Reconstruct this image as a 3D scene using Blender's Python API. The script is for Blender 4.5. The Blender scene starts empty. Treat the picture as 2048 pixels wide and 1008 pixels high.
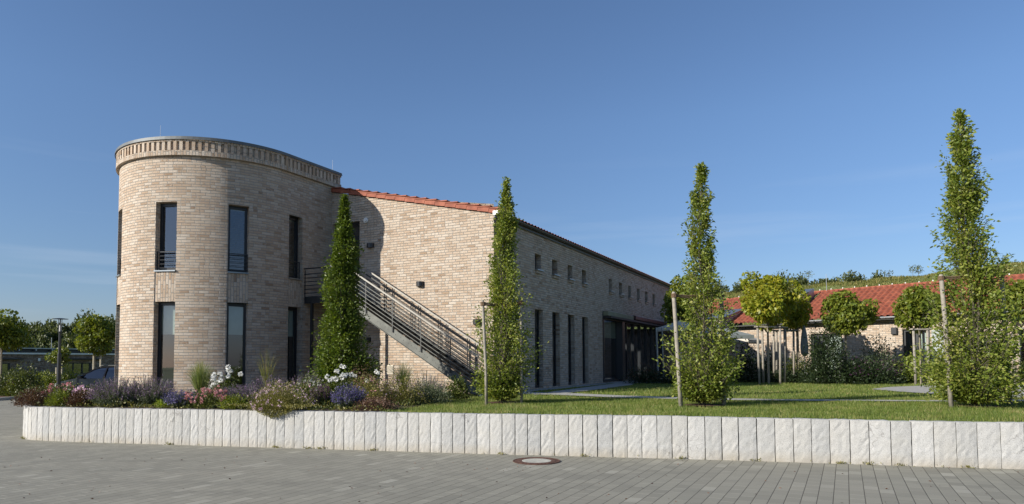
import bpy, math, random
import numpy as np
from math import radians as R, sin, cos, pi, atan2, sqrt
rng = np.random.default_rng(7); random.seed(7)
scene = bpy.context.scene
col = scene.collection
# ------------------------------------------------------------------ camera
FPX, CXP, CYP, EYE = 1320.0, 1024.0, 661.0, 1.7
TILT = math.atan((723 - CYP) / FPX); ROLL = 0.004
f_ = np.array([0, cos(TILT), sin(TILT)]); r_ = np.array([1.0, 0, 0]); u_ = np.cross(r_, f_)
RR = r_ * cos(ROLL) - u_ * sin(ROLL); UU = np.cross(RR, f_)
cam = bpy.data.cameras.new('camera'); camo = bpy.data.objects.new('camera', cam); col.objects.link(camo)
from mathutils import Matrix, Vector
m = Matrix(((RR[0], UU[0], -f_[0], 0), (RR[1], UU[1], -f_[1], 0), (RR[2], UU[2], -f_[2], EYE), (0, 0, 0, 1)))
camo.matrix_world = m
cam.sensor_fit = 'HORIZONTAL'; cam.sensor_width = 36; cam.lens = 36 * FPX / 2048
cam.shift_x = 0; cam.shift_y = (CYP - 504) / 2048
cam.clip_start = 0.1; cam.clip_end = 3000
scene.camera = camo
# ------------------------------------------------------------------ world and sun
SUN_EL = 24.5; TRAVEL = np.array([.877, .481])
sun_rot = atan2(-TRAVEL[0], -TRAVEL[1])
w = bpy.data.worlds.new('World'); scene.world = w; w.use_nodes = True
nt = w.node_tree; nt.nodes.clear()
sky = nt.nodes.new('ShaderNodeTexSky'); sky.sky_type = 'NISHITA'; sky.sun_disc = False
sky.sun_elevation = R(SUN_EL); sky.sun_rotation = sun_rot; sky.altitude = 50
sky.air_density = 1.0; sky.dust_density = 0.5; sky.ozone_density = 4.0
bg = nt.nodes.new('ShaderNodeBackground'); bg.inputs[1].default_value = 0.088
out = nt.nodes.new('ShaderNodeOutputWorld')
tcw = nt.nodes.new('ShaderNodeTexCoord'); sxw = nt.nodes.new('ShaderNodeSeparateXYZ'); nt.links.new(tcw.outputs['Generated'], sxw.inputs[0])
rpw = nt.nodes.new('ShaderNodeValToRGB'); nt.links.new(sxw.outputs[2], rpw.inputs[0])
for el, (p, c) in zip([rpw.color_ramp.elements[0], rpw.color_ramp.elements.new(.12), rpw.color_ramp.elements[-1]], [(0, (.68, .67, .83)), (.12, (.765, .775, .86)), (.34, (.95, .97, 1.03))]): el.position = p; el.color = (*c, 1)
mpw = nt.nodes.new('ShaderNodeMapping'); mpw.inputs['Scale'].default_value = (1.5, 1.5, 22); mpw.inputs['Rotation'].default_value = (.10, .12, 0); nt.links.new(tcw.outputs['Generated'], mpw.inputs[0])
nzw = nt.nodes.new('ShaderNodeTexNoise'); nzw.inputs['Scale'].default_value = 1.6; nzw.inputs['Detail'].default_value = 5; nt.links.new(mpw.outputs[0], nzw.inputs[0])
crw = nt.nodes.new('ShaderNodeMapRange'); nt.links.new(nzw.outputs[0], crw.inputs[0]); crw.inputs[1].default_value = .58; crw.inputs[2].default_value = .8; crw.inputs[3].default_value = 0; crw.inputs[4].default_value = .22
frw = nt.nodes.new('ShaderNodeMapRange'); nt.links.new(sxw.outputs[2], frw.inputs[0]); frw.inputs[1].default_value = .08; frw.inputs[2].default_value = .3; frw.inputs[3].default_value = 1; frw.inputs[4].default_value = 0
mmw = nt.nodes.new('ShaderNodeMath'); mmw.operation = 'MULTIPLY'; nt.links.new(crw.outputs[0], mmw.inputs[0]); nt.links.new(frw.outputs[0], mmw.inputs[1])
mxw = nt.nodes.new('ShaderNodeMix'); mxw.data_type = 'RGBA'; mxw.blend_type = 'MULTIPLY'; mxw.inputs[0].default_value = 1; nt.links.new(sky.outputs[0], mxw.inputs[6]); nt.links.new(rpw.outputs[0], mxw.inputs[7])
mx2 = nt.nodes.new('ShaderNodeMix'); mx2.data_type = 'RGBA'; nt.links.new(mmw.outputs[0], mx2.inputs[0]); nt.links.new(mxw.outputs[2], mx2.inputs[6]); mx2.inputs[7].default_value = (5.2, 5.8, 6.6, 1)
nt.links.new(mx2.outputs[2], bg.inputs[0]); nt.links.new(bg.outputs[0], out.inputs[0])
sl = bpy.data.lights.new('sun', 'SUN'); sl.energy = 4.4; sl.angle = R(0.5); sl.color = (1.0, .93, .82)
so = bpy.data.objects.new('sun', sl); col.objects.link(so)
e = R(SUN_EL); so.rotation_euler = Vector((TRAVEL[0] * cos(e), TRAVEL[1] * cos(e), -sin(e))).to_track_quat('-Z', 'Y').to_euler()
so.location = (-30, -20, 30)
scene.view_settings.view_transform = 'Standard'; scene.view_settings.look = 'None'
scene.view_settings.exposure = 0.62; scene.view_settings.gamma = 1
scene.render.engine = 'CYCLES'
# ------------------------------------------------------------------ frames of reference
def ray(x, y): return f_ * FPX + RR * (x - CXP) - UU * (y - CYP)
def gz(x, y, z):
    d = ray(x, y); t = (z - EYE) / d[2]; return np.array([d[0] * t, d[1] * t, z])
def at(x, y, Y):
    d = ray(x, y); t = Y / d[1]; return np.array([d[0] * t, Y, EYE + d[2] * t])
P0 = np.array([-.545, 20.0]); E1 = np.array([.8928, -.4505]); E1 /= np.linalg.norm(E1); D1 = np.array([-E1[1], E1[0]])
BROT = atan2(E1[1], E1[0])
GZ = 0.75
# ------------------------------------------------------------------ object helpers
def tagit(o, label=None, cat=None, group=None, kind=None):
    if label: o['label'] = label
    if cat: o['category'] = cat
    if group: o['group'] = group
    if kind: o['kind'] = kind
    return o
def empty(name, loc, rz, label, cat, group=None):
    o = bpy.data.objects.new(name, None); o.empty_display_size = .2; col.objects.link(o)
    o.location = loc; o.rotation_euler = (0, 0, rz); return tagit(o, label, cat, group)
def link(name, me, parent=None, loc=None, rz=None):
    o = bpy.data.objects.new(name, me); col.objects.link(o)
    if parent is not None: o.parent = parent
    if loc is not None: o.location = loc
    if rz is not None: o.rotation_euler = (0, 0, rz)
    return o
def copy_tree(o, parent=None):
    c = o.copy(); col.objects.link(c); c.parent = parent
    for ch in list(o.children): copy_tree(ch, c)
    return c
class MB:
    """collects faces with uv and material index, builds one mesh object"""
    def __init__(s): s.v = []; s.f = []; s.uv = []; s.mi = []; s.n = 0
    def add(s, V, Fs, UV=None, mi=0):
        V = [tuple(map(float, p)) for p in V]
        s.v += V
        for k, fc in enumerate(Fs):
            s.f.append([i + s.n for i in fc]); s.mi.append(mi)
            if UV is not None: s.uv += [tuple(q) for q in UV[k]]
            else:
                a = np.array([V[i] for i in fc]); nn = np.cross(a[1] - a[0], a[2] - a[0]); ax = int(np.argmax(np.abs(nn)))
                o = [(1, 2), (0, 2), (0, 1)][ax]; s.uv += [(p[o[0]], p[o[1]]) for p in a]
        s.n += len(V)
    def box(s, x0, x1, y0, y1, z0, z1, mi=0):
        V = [(x0, y0, z0), (x1, y0, z0), (x1, y1, z0), (x0, y1, z0), (x0, y0, z1), (x1, y0, z1), (x1, y1, z1), (x0, y1, z1)]
        s.add(V, [(0, 3, 2, 1), (4, 5, 6, 7), (0, 1, 5, 4), (1, 2, 6, 5), (2, 3, 7, 6), (3, 0, 4, 7)], mi=mi)
    def bar(s, a, b, w, h, up=(0, 0, 1), mi=0):
        a = np.array(a, float); b = np.array(b, float); d = b - a; d /= np.linalg.norm(d)
        x = np.cross(d, np.array(up, float)); x /= np.linalg.norm(x); z = np.cross(x, d)
        c = [(-w / 2, -h / 2), (w / 2, -h / 2), (w / 2, h / 2), (-w / 2, h / 2)]
        V = [a + x * p + z * q for p, q in c] + [b + x * p + z * q for p, q in c]
        s.add(V, [(0, 3, 2, 1), (4, 5, 6, 7), (0, 1, 5, 4), (1, 2, 6, 5), (2, 3, 7, 6), (3, 0, 4, 7)], mi=mi)
    def tube(s, pts, rad, n=8, mi=0, cap=True):
        pts = [np.array(p, float) for p in pts]
        if not hasattr(rad, '__len__'): rad = [rad] * len(pts)
        V = []; ref = np.array([.3, .9, .1])
        for i, p in enumerate(pts):
            d = pts[min(i + 1, len(pts) - 1)] - pts[max(i - 1, 0)]; d = d / (np.linalg.norm(d) + 1e-9)
            x = np.cross(d, ref); x /= np.linalg.norm(x) + 1e-9; y = np.cross(d, x)
            for k in range(n):
                a = 2 * pi * k / n; V.append(p + (x * cos(a) + y * sin(a)) * rad[i])
        Fs = []
        for i in range(len(pts) - 1):
            for k in range(n):
                k2 = (k + 1) % n; Fs.append((i * n + k, i * n + k2, (i + 1) * n + k2, (i + 1) * n + k))
        if cap: Fs.append(tuple(range(n - 1, -1, -1))); Fs.append(tuple((len(pts) - 1) * n + k for k in range(n)))
        s.add(V, Fs, mi=mi)
    def lathe(s, prof, n=24, c=(0, 0, 0), mi=0):
        V = []; Fs = []
        for (r, z) in prof:
            for k in range(n): a = 2 * pi * k / n; V.append((c[0] + r * cos(a), c[1] + r * sin(a), c[2] + z))
        for i in range(len(prof) - 1):
            for k in range(n): k2 = (k + 1) % n; Fs.append((i * n + k, i * n + k2, (i + 1) * n + k2, (i + 1) * n + k))
        Fs.append(tuple(range(n - 1, -1, -1))); Fs.append(tuple((len(prof) - 1) * n + k for k in range(n)))
        s.add(V, Fs, mi=mi)
    def mesh(s, name, mats, smooth=False):
        me = bpy.data.meshes.new(name); me.from_pydata(s.v, [], s.f)
        l = me.uv_layers.new(name='UVMap'); l.data.foreach_set('uv', np.array(s.uv, dtype=np.float32).ravel())
        for mm in (mats if isinstance(mats, (list, tuple)) else [mats]): me.materials.append(mm)
        me.polygons.foreach_set('material_index', np.array(s.mi, dtype=np.int32))
        if smooth: me.polygons.foreach_set('use_smooth', np.ones(len(s.f), dtype=bool))
        me.update(); return me
    def build(s, name, mats, parent=None, loc=None, rz=None, smooth=False, bevel=0):
        o = link(name, s.mesh(name, mats, smooth), parent, loc, rz)
        if bevel:
            b = o.modifiers.new('bevel', 'BEVEL'); b.width = bevel; b.segments = 2; b.limit_method = 'ANGLE'
        return o
def fastmesh(name, V, T, mat, mi=None, smooth=False):
    V = np.asarray(V, np.float32).reshape(-1, 3); T = np.asarray(T, np.int32); k = T.shape[1]
    me = bpy.data.meshes.new(name); me.vertices.add(len(V)); me.vertices.foreach_set('co', V.ravel())
    me.loops.add(T.size); me.loops.foreach_set('vertex_index', T.ravel())
    me.polygons.add(len(T)); me.polygons.foreach_set('loop_start', np.arange(0, T.size, k, dtype=np.int32))
    me.polygons.foreach_set('loop_total', np.full(len(T), k, dtype=np.int32))
    for mm in (mat if isinstance(mat, (list, tuple)) else [mat]): me.materials.append(mm)
    if mi is not None: me.polygons.foreach_set('material_index', np.asarray(mi, np.int32))
    if smooth: me.polygons.foreach_set('use_smooth', np.ones(len(T), dtype=bool))
    me.update(calc_edges=True); return me
def unit(a): return a / (np.linalg.norm(a, axis=-1, keepdims=True) + 1e-9)
def leaves(P, D, L, Wd, fold=.25, droop=0.0):
    """folded rhombus leaves: P base points, D directions"""
    n = len(P); D = unit(D); L = np.broadcast_to(L, n)[:, None]; Wd = np.broadcast_to(Wd, n)[:, None]
    S = unit(np.cross(D, rng.normal(size=(n, 3)))); Nn = np.cross(S, D)
    mid = P + D * L * .45; tip = P + D * L - np.array([0, 0, 1.]) * L * droop
    V = np.stack([P, mid + S * Wd * .5 + Nn * Wd * fold, tip, mid - S * Wd * .5 + Nn * Wd * fold], 1).reshape(-1, 3)
    b = np.arange(n)[:, None] * 4
    T = np.concatenate([b + [0, 1, 2], b + [0, 2, 3]], 1).reshape(-1, 3); return V, T
# ------------------------------------------------------------------ materials
class NT:
    def __init__(s, name):
        s.m = bpy.data.materials.new(name); s.m.use_nodes = True; s.t = s.m.node_tree; s.t.nodes.clear()
        s.o = s.t.nodes.new('ShaderNodeOutputMaterial')
    def n(s, typ, ins={}, **kw):
        nd = s.t.nodes.new(typ)
        for k, v in kw.items(): setattr(nd, k, v)
        for k, v in ins.items():
            if isinstance(v, bpy.types.NodeSocket): s.t.links.new(v, nd.inputs[k])
            elif v is not None: nd.inputs[k].default_value = v
        return nd
    def math(s, op, a, b=None, c=None):
        i = {0: a}
        if b is not None: i[1] = b
        if c is not None: i[2] = c
        return s.n('ShaderNodeMath', i, operation=op).outputs[0]
    def ramp(s, fac, stops, interp='LINEAR'):
        nd = s.n('ShaderNodeValToRGB', {0: fac}); cr = nd.color_ramp; cr.interpolation = interp
        while len(cr.elements) < len(stops): cr.elements.new(.5)
        for el, (p, c) in zip(cr.elements, stops): el.position = p; el.color = (*c, 1)
        return nd.outputs[0]
    def mix(s, fac, a, b, mode='MIX'):
        nd = s.n('ShaderNodeMix', {0: fac}, data_type='RGBA', blend_type=mode)
        for i, v in ((6, a), (7, b)):
            if isinstance(v, bpy.types.NodeSocket): s.t.links.new(v, nd.inputs[i])
            else: nd.inputs[i].default_value = (*v, 1) if len(v) == 3 else v
        return nd.outputs[2]
    def noise(s, scale, detail=3, vec=None, rough=.5, dim='3D'):
        return s.n('ShaderNodeTexNoise', {'Scale': scale, 'Detail': detail, 'Roughness': rough, **({'Vector': vec} if vec is not None else {})}, noise_dimensions=dim).outputs[0]
    def bsdf(s, colr, rough=.7, metal=0, bump=None, bstr=.3, bdist=.01, spec=.5, **kw):
        ins = {'Roughness': rough, 'Metallic': metal, 'Specular IOR Level': spec, **kw}
        nd = s.n('ShaderNodeBsdfPrincipled', ins)
        if isinstance(colr, bpy.types.NodeSocket): s.t.links.new(colr, nd.inputs[0])
        else: nd.inputs[0].default_value = (*colr, 1)
        if bump is not None:
            b = s.n('ShaderNodeBump', {'Strength': bstr, 'Distance': bdist, 'Height': bump}); s.t.links.new(b.outputs[0], nd.inputs['Normal'])
        return nd.outputs[0]
    def done(s, sh): s.t.links.new(sh, s.o.inputs[0]); return s.m
def obj_coord(t): return t.n('ShaderNodeTexCoord').outputs['Object']
def simple(name, c, rough=.6, metal=0, var=.15, scale=3, bump=0, spec=.5):
    t = NT(name); co = obj_coord(t); nz = t.noise(scale, 4, co)
    a = tuple(x * (1 - var) for x in c); b = tuple(min(1, x * (1 + var)) for x in c)
    cc = t.ramp(nz, [(.3, a), (.7, b)])
    return t.done(t.bsdf(cc, rough, metal, bump=t.noise(scale * 14, 3, co) if bump else None, bstr=bump, spec=spec))
def brick_mat(name, stops, mortar, bw=.27, bh=.0833, mj=.011, tone=1.0, white=.5):
    t = NT(name); uv = t.n('ShaderNodeUVMap').outputs[0]; sp = t.n('ShaderNodeSeparateXYZ', {0: uv})
    wob = t.noise(1.3, 2, uv, dim='2D')
    y = t.math('DIVIDE', sp.outputs[1], bh); row = t.math('FLOOR', y); fy = t.math('SUBTRACT', y, row)
    rw = t.n('ShaderNodeTexWhiteNoise', {'W': row}, noise_dimensions='1D').outputs[0]
    off = t.math('ADD', t.math('MULTIPLY', t.math('MODULO', row, 2.0), .5), t.math('MULTIPLY', rw, .18))
    x = t.math('ADD', t.math('DIVIDE', sp.outputs[0], bw), off); cl = t.math('FLOOR', x); fx = t.math('SUBTRACT', x, cl)
    v1 = t.n('ShaderNodeCombineXYZ', {0: cl, 1: row}).outputs[0]
    hd = t.n('ShaderNodeTexWhiteNoise', {'Vector': t.n('ShaderNodeVectorMath', {0: v1, 1: (7.3, 3.1, 0)}).outputs[0]}, noise_dimensions='2D').outputs[0]
    ish = t.math('GREATER_THAN', hd, .78)                              # headers: brick split in two
    fx2 = t.math('MULTIPLY', fx, 2.0); h2 = t.math('FLOOR', fx2); fxh = t.math('SUBTRACT', fx2, h2)
    ex = t.math('MULTIPLY', t.math('MINIMUM', fx, t.math('SUBTRACT', 1.0, fx)), bw)
    exh = t.math('MULTIPLY', t.math('MINIMUM', fxh, t.math('SUBTRACT', 1.0, fxh)), bw * .5)
    edx = t.math('ADD', t.math('MULTIPLY', exh, ish), t.math('MULTIPLY', ex, t.math('SUBTRACT', 1.0, ish)))
    edy = t.math('MULTIPLY', t.math('MINIMUM', fy, t.math('SUBTRACT', 1.0, fy)), bh)
    fine = t.noise(60, 3, uv, dim='2D')
    ed = t.math('ADD', t.math('MINIMUM', edx, edy), t.math('MULTIPLY', t.math('SUBTRACT', fine, .5), .006))
    bm = t.n('ShaderNodeMapRange', {0: ed, 1: mj * .38, 2: mj * .75, 3: 0.0, 4: 1.0}).outputs[0]
    idv = t.n('ShaderNodeCombineXYZ', {0: t.math('ADD', cl, t.math('MULTIPLY', t.math('MULTIPLY', h2, ish), .5)), 1: row}).outputs[0]
    wn = t.n('ShaderNodeTexWhiteNoise', {'Vector': idv}, noise_dimensions='2D')
    bc = t.ramp(wn.outputs[0], stops)
    big = t.noise(.8, 3, uv, dim='2D')
    smear = t.noise(16, 5, uv, rough=.6, dim='2D')
    wsel = t.math('MULTIPLY', t.math('GREATER_THAN', t.n('ShaderNodeSeparateColor', {0: wn.outputs[1]}).outputs[1], .55), t.n('ShaderNodeMapRange', {0: smear, 1: .45, 2: .62, 3: 0.0, 4: white}).outputs[0])
    bc = t.mix(wsel, bc, (.66, .60, .52))
    fsel = t.math('MULTIPLY', t.math('GREATER_THAN', t.n('ShaderNodeSeparateColor', {0: wn.outputs[1]}).outputs[0], .66), t.n('ShaderNodeMapRange', {0: ed, 1: .012, 2: .024, 3: .75, 4: .0}).outputs[0])
    bc = t.mix(fsel, bc, (.68, .62, .54))
    bc = t.mix(t.n('ShaderNodeMapRange', {0: smear, 1: .3, 2: .75, 3: .0, 4: .25}).outputs[0], bc, tuple(x * .62 for x in stops[1][1]))
    bc = t.mix(t.n('ShaderNodeMapRange', {0: big, 1: .35, 2: .7, 3: .0, 4: .3}).outputs[0], bc, stops[-2][1])
    cc = t.mix(bm, mortar, bc)
    stv = t.noise(1.0, 4, t.n('ShaderNodeMapping', {0: uv, 'Scale': (2.6, .22, 1)}).outputs[0], dim='2D'); cc = t.mix(t.n('ShaderNodeMapRange', {0: stv, 1: .5, 2: .75, 3: .0, 4: .2}).outputs[0], cc, (.30, .25, .195))
    cc = t.mix(1.0, cc, (tone,) * 3, 'MULTIPLY')
    ht = t.math('ADD', t.math('MULTIPLY', bm, t.math('ADD', .75, t.math('MULTIPLY', t.n('ShaderNodeSeparateColor', {0: wn.outputs[1]}).outputs[2], .55))), t.math('MULTIPLY', t.noise(130, 3, uv, dim='2D'), .35))
    return t.done(t.bsdf(cc, .9, bump=ht, bstr=1.0, bdist=.024, spec=.15))
BS = [(0, (.28, .19, .125)), (.05, (.40, .29, .20)), (.17, (.475, .36, .265)), (.5, (.52, .41, .31)), (.8, (.55, .45, .35)), (1, (.61, .525, .435))]
M = {}
M['brick'] = brick_mat('pale_brick', BS, (.35, .33, .295), mj=.013)
M['brick_dark'] = brick_mat('brown_brick', [(0, (.13, .09, .06)), (.1, (.18, .12, .08)), (.3, (.22, .155, .105)), (.6, (.27, .19, .13)), (.8, (.3, .22, .16)), (1, (.34, .26, .2))], (.25, .23, .2), white=.15)
M['anthracite'] = simple('anthracite_metal', (.022, .024, .028), .35, 0, .1, 2)
M['steel'] = simple('dark_painted_steel', (.035, .037, .038), .42, .3, .2, 4)
M['galv'] = simple('weathered_steel', (.105, .11, .10), .55, .3, .25, 5)
M['handrail'] = simple('brushed_handrail', (.26, .25, .225), .5, .3, .1, 6)
M['zinc'] = simple('zinc_sheet', (.27, .30, .32), .38, .75, .18, 2.5)
M['zinc_light'] = simple('pale_zinc', (.55, .57, .6), .4, .5, .1, 2)
M['gutter'] = simple('dark_gutter', (.075, .08, .075), .5, .3, .15, 3)
M['wood'] = simple('grey_weathered_wood', (.27, .245, .205), .85, 0, .25, 9, .3)
M['rope'] = simple('brown_coir_rope', (.16, .105, .065), .9, 0, .3, 30, .4)
M['bark'] = simple('grey_bark', (.11, .095, .07), .9, 0, .35, 18, .4)
M['bark_pale'] = simple('pale_bark', (.22, .19, .14), .9, 0, .3, 18, .4)
M['white'] = simple('white_plastic', (.72, .72, .7), .5, 0, .04, 3)
M['canvas'] = simple('beige_canvas', (.60, .57, .49), .85, 0, .06, 5)
M['canvas_grey'] = simple('grey_canvas', (.22, .25, .25), .85, 0, .1, 5)
M['blind'] = simple('roller_blind', (.62, .66, .58), .85, 0, .05, 5)
M['awning'] = simple('olive_awning_fabric', (.26, .25, .16), .8, 0, .12, 4)
M['awning_box'] = simple('red_brown_awning_case', (.085, .042, .032), .45, .2, .3, 3)
M['inner'] = simple('interior_plaster', (.16, .15, .14), .9, 0, .05, 2)
M['carpaint'] = simple('black_car_paint', (.012, .014, .02), .12, .2, .05, 2)
M['tyre'] = simple('tyre_rubber', (.02, .02, .02), .8, 0, .1, 5)
M['soil'] = simple('dark_garden_soil', (.055, .038, .025), .95, 0, .5, 6, .8)
M['mulch'] = simple('reddish_bark_mulch', (.10, .052, .03), .95, 0, .6, 22, .9)
M['shutter'] = simple('bluegrey_shutter', (.32, .36, .36), .6, 0, .08, 3)
def glass_mat(name, tint=(.78, .84, .84), refl=1.0):
    t = NT(name); g = t.n('ShaderNodeNewGeometry'); d = t.math('ABSOLUTE', t.n('ShaderNodeVectorMath', {0: g.outputs['Normal'], 1: g.outputs['Incoming']}, operation='DOT_PRODUCT').outputs['Value'])
    fr = t.math('MINIMUM', t.math('MULTIPLY', t.math('ADD', .15, t.math('MULTIPLY', .85, t.math('POWER', t.math('SUBTRACT', 1.0, d), 5.0))), refl), 1.0)
    a = t.n('ShaderNodeBsdfTransparent', {0: (*tint, 1)}).outputs[0]
    b = t.n('ShaderNodeBsdfGlossy', {0: (.9, .93, 1, 1), 'Roughness': .015}).outputs[0]
    return t.done(t.n('ShaderNodeMixShader', {0: fr, 1: a, 2: b}).outputs[0])
M['glass'] = glass_mat('window_glass'); M['carglass'] = glass_mat('car_glass', (.05, .06, .06), .8)
def leaf_mat(name, stops, rough=.42, trans=.35, ttint=(1.15, 1.15, .45)):
    t = NT(name); g = t.n('ShaderNodeNewGeometry'); rnd = g.outputs['Random Per Island']
    big = t.noise(2.2, 2, obj_coord(t))
    f = t.math('ADD', t.math('MULTIPLY', rnd, .62), t.math('SUBTRACT', t.math('MULTIPLY', big, 1.0), .18))
    c = t.ramp(f, stops)
    b = t.bsdf(c, rough, spec=.35)
    tc = t.mix(1.0, c, ttint, 'MULTIPLY')
    tr = t.n('ShaderNodeBsdfTranslucent', {0: tc}).outputs[0]
    return t.done(t.n('ShaderNodeMixShader', {0: trans, 1: b, 2: tr}).outputs[0])
G = {}
G['hornbeam'] = leaf_mat('hornbeam_leaf', [(.1, (0.086, 0.125, 0.021)), (.5, (0.157, 0.212, 0.033)), (.85, (0.267, 0.304, 0.060)), (1, (0.376, 0.369, 0.103))], trans=.4)
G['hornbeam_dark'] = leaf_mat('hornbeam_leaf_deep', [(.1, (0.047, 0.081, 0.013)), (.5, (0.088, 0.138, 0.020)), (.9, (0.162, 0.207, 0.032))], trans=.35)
G['maple_yellow'] = leaf_mat('maple_leaf_yellow', [(.1, (0.120, 0.168, 0.015)), (.5, (0.224, 0.266, 0.025)), (.9, (0.383, 0.349, 0.039))], trans=.4)
G['maple'] = leaf_mat('maple_leaf', [(.1, (0.075, 0.111, 0.017)), (.5, (0.132, 0.177, 0.023)), (.9, (0.231, 0.249, 0.035))], trans=.35)
G['forest'] = leaf_mat('far_wood_leaf', [(.1, (0.053, 0.071, 0.025)), (.5, (0.083, 0.107, 0.035)), (.9, (0.135, 0.155, 0.057))], trans=.25)
G['shrub'] = leaf_mat('shrub_leaf', [(.1, (0.038, 0.059, 0.015)), (.5, (0.075, 0.101, 0.025)), (.9, (0.135, 0.155, 0.038))], trans=.25)
G['shrub_dark'] = leaf_mat('dark_shrub_leaf', [(.1, (.010, .020, .009)), (.5, (.020, .036, .014)), (.9, (.038, .058, .02))], trans=.12)
G['shrub_lime'] = leaf_mat('lime_shrub_leaf', [(.1, (0.120, 0.192, 0.022)), (.5, (0.204, 0.288, 0.033)), (.9, (0.312, 0.360, 0.055))], trans=.35)
G['greygreen'] = leaf_mat('greygreen_leaf', [(.1, (0.060, 0.080, 0.045)), (.5, (0.102, 0.123, 0.068)), (.9, (0.156, 0.184, 0.101))], trans=.2)
G['olive'] = leaf_mat('olive_stem_leaf', [(.1, (0.090, 0.098, 0.026)), (.5, (0.180, 0.173, 0.046)), (.9, (0.285, 0.255, 0.078))], trans=.25)
G['red'] = leaf_mat('wine_red_leaf', [(.1, (0.036, 0.020, 0.012)), (.5, (0.077, 0.040, 0.022)), (.9, (0.120, 0.079, 0.039))], trans=.2, ttint=(1.3, .9, .7))
G['brown'] = leaf_mat('brown_seedhead', [(.1, (.07, .035, .02)), (.5, (.13, .07, .045)), (.9, (.2, .12, .08))], trans=.2, ttint=(1, 1, 1))
G['catmint'] = leaf_mat('dusky_purple_flower', [(.1, (0.103, 0.060, 0.122)), (.5, (0.193, 0.114, 0.219)), (.9, (0.296, 0.192, 0.316))], trans=.2, ttint=(1, 1, 1))
G['lavender'] = leaf_mat('violet_blue_flower', [(.1, (0.058, 0.048, 0.144)), (.5, (0.097, 0.083, 0.228)), (.9, (0.164, 0.137, 0.319))], trans=.2, ttint=(1, 1, 1))
G['salvia'] = leaf_mat('dark_purple_flower', [(.1, (.05, .012, .05)), (.5, (.09, .025, .09)), (.9, (.15, .05, .14))], trans=.2, ttint=(1, 1, 1))
G['perovskia'] = leaf_mat('pale_lilac_flower', [(.1, (.22, .16, .20)), (.5, (.34, .26, .30)), (.9, (.48, .38, .42))], trans=.2, ttint=(1, 1, 1))
G['pink'] = leaf_mat('pink_petal', [(.1, (0.589, 0.162, 0.180)), (.5, (0.712, 0.288, 0.324)), (.9, (0.779, 0.468, 0.468))], trans=.25, ttint=(1, 1, 1))
G['palepink'] = leaf_mat('pale_pink_petal', [(.1, (.62, .35, .50)), (.5, (.75, .48, .62)), (.9, (.85, .68, .76))], trans=.25, ttint=(1, 1, 1))
G['whitepetal'] = leaf_mat('white_petal', [(.1, (.72, .72, .66)), (.5, (.82, .82, .78)), (.9, (.9, .9, .86))], trans=.25, ttint=(1, 1, 1))
G['grass'] = leaf_mat('lawn_grass_blade', [(.1, (0.084, 0.130, 0.028)), (.5, (0.145, 0.204, 0.038)), (.8, (0.214, 0.257, 0.060)), (1, (0.397, 0.339, 0.151))], rough=.5, trans=.35)
G['drygrass'] = leaf_mat('tall_meadow_grass', [(.1, (0.076, 0.098, 0.026)), (.5, (0.140, 0.163, 0.037)), (.9, (0.281, 0.239, 0.083))], rough=.6, trans=.35)
G['tuft'] = leaf_mat('ornamental_grass_blade', [(.1, (0.105, 0.150, 0.056)), (.5, (0.180, 0.240, 0.084)), (.9, (0.375, 0.375, 0.168))], rough=.5, trans=.35)
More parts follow.
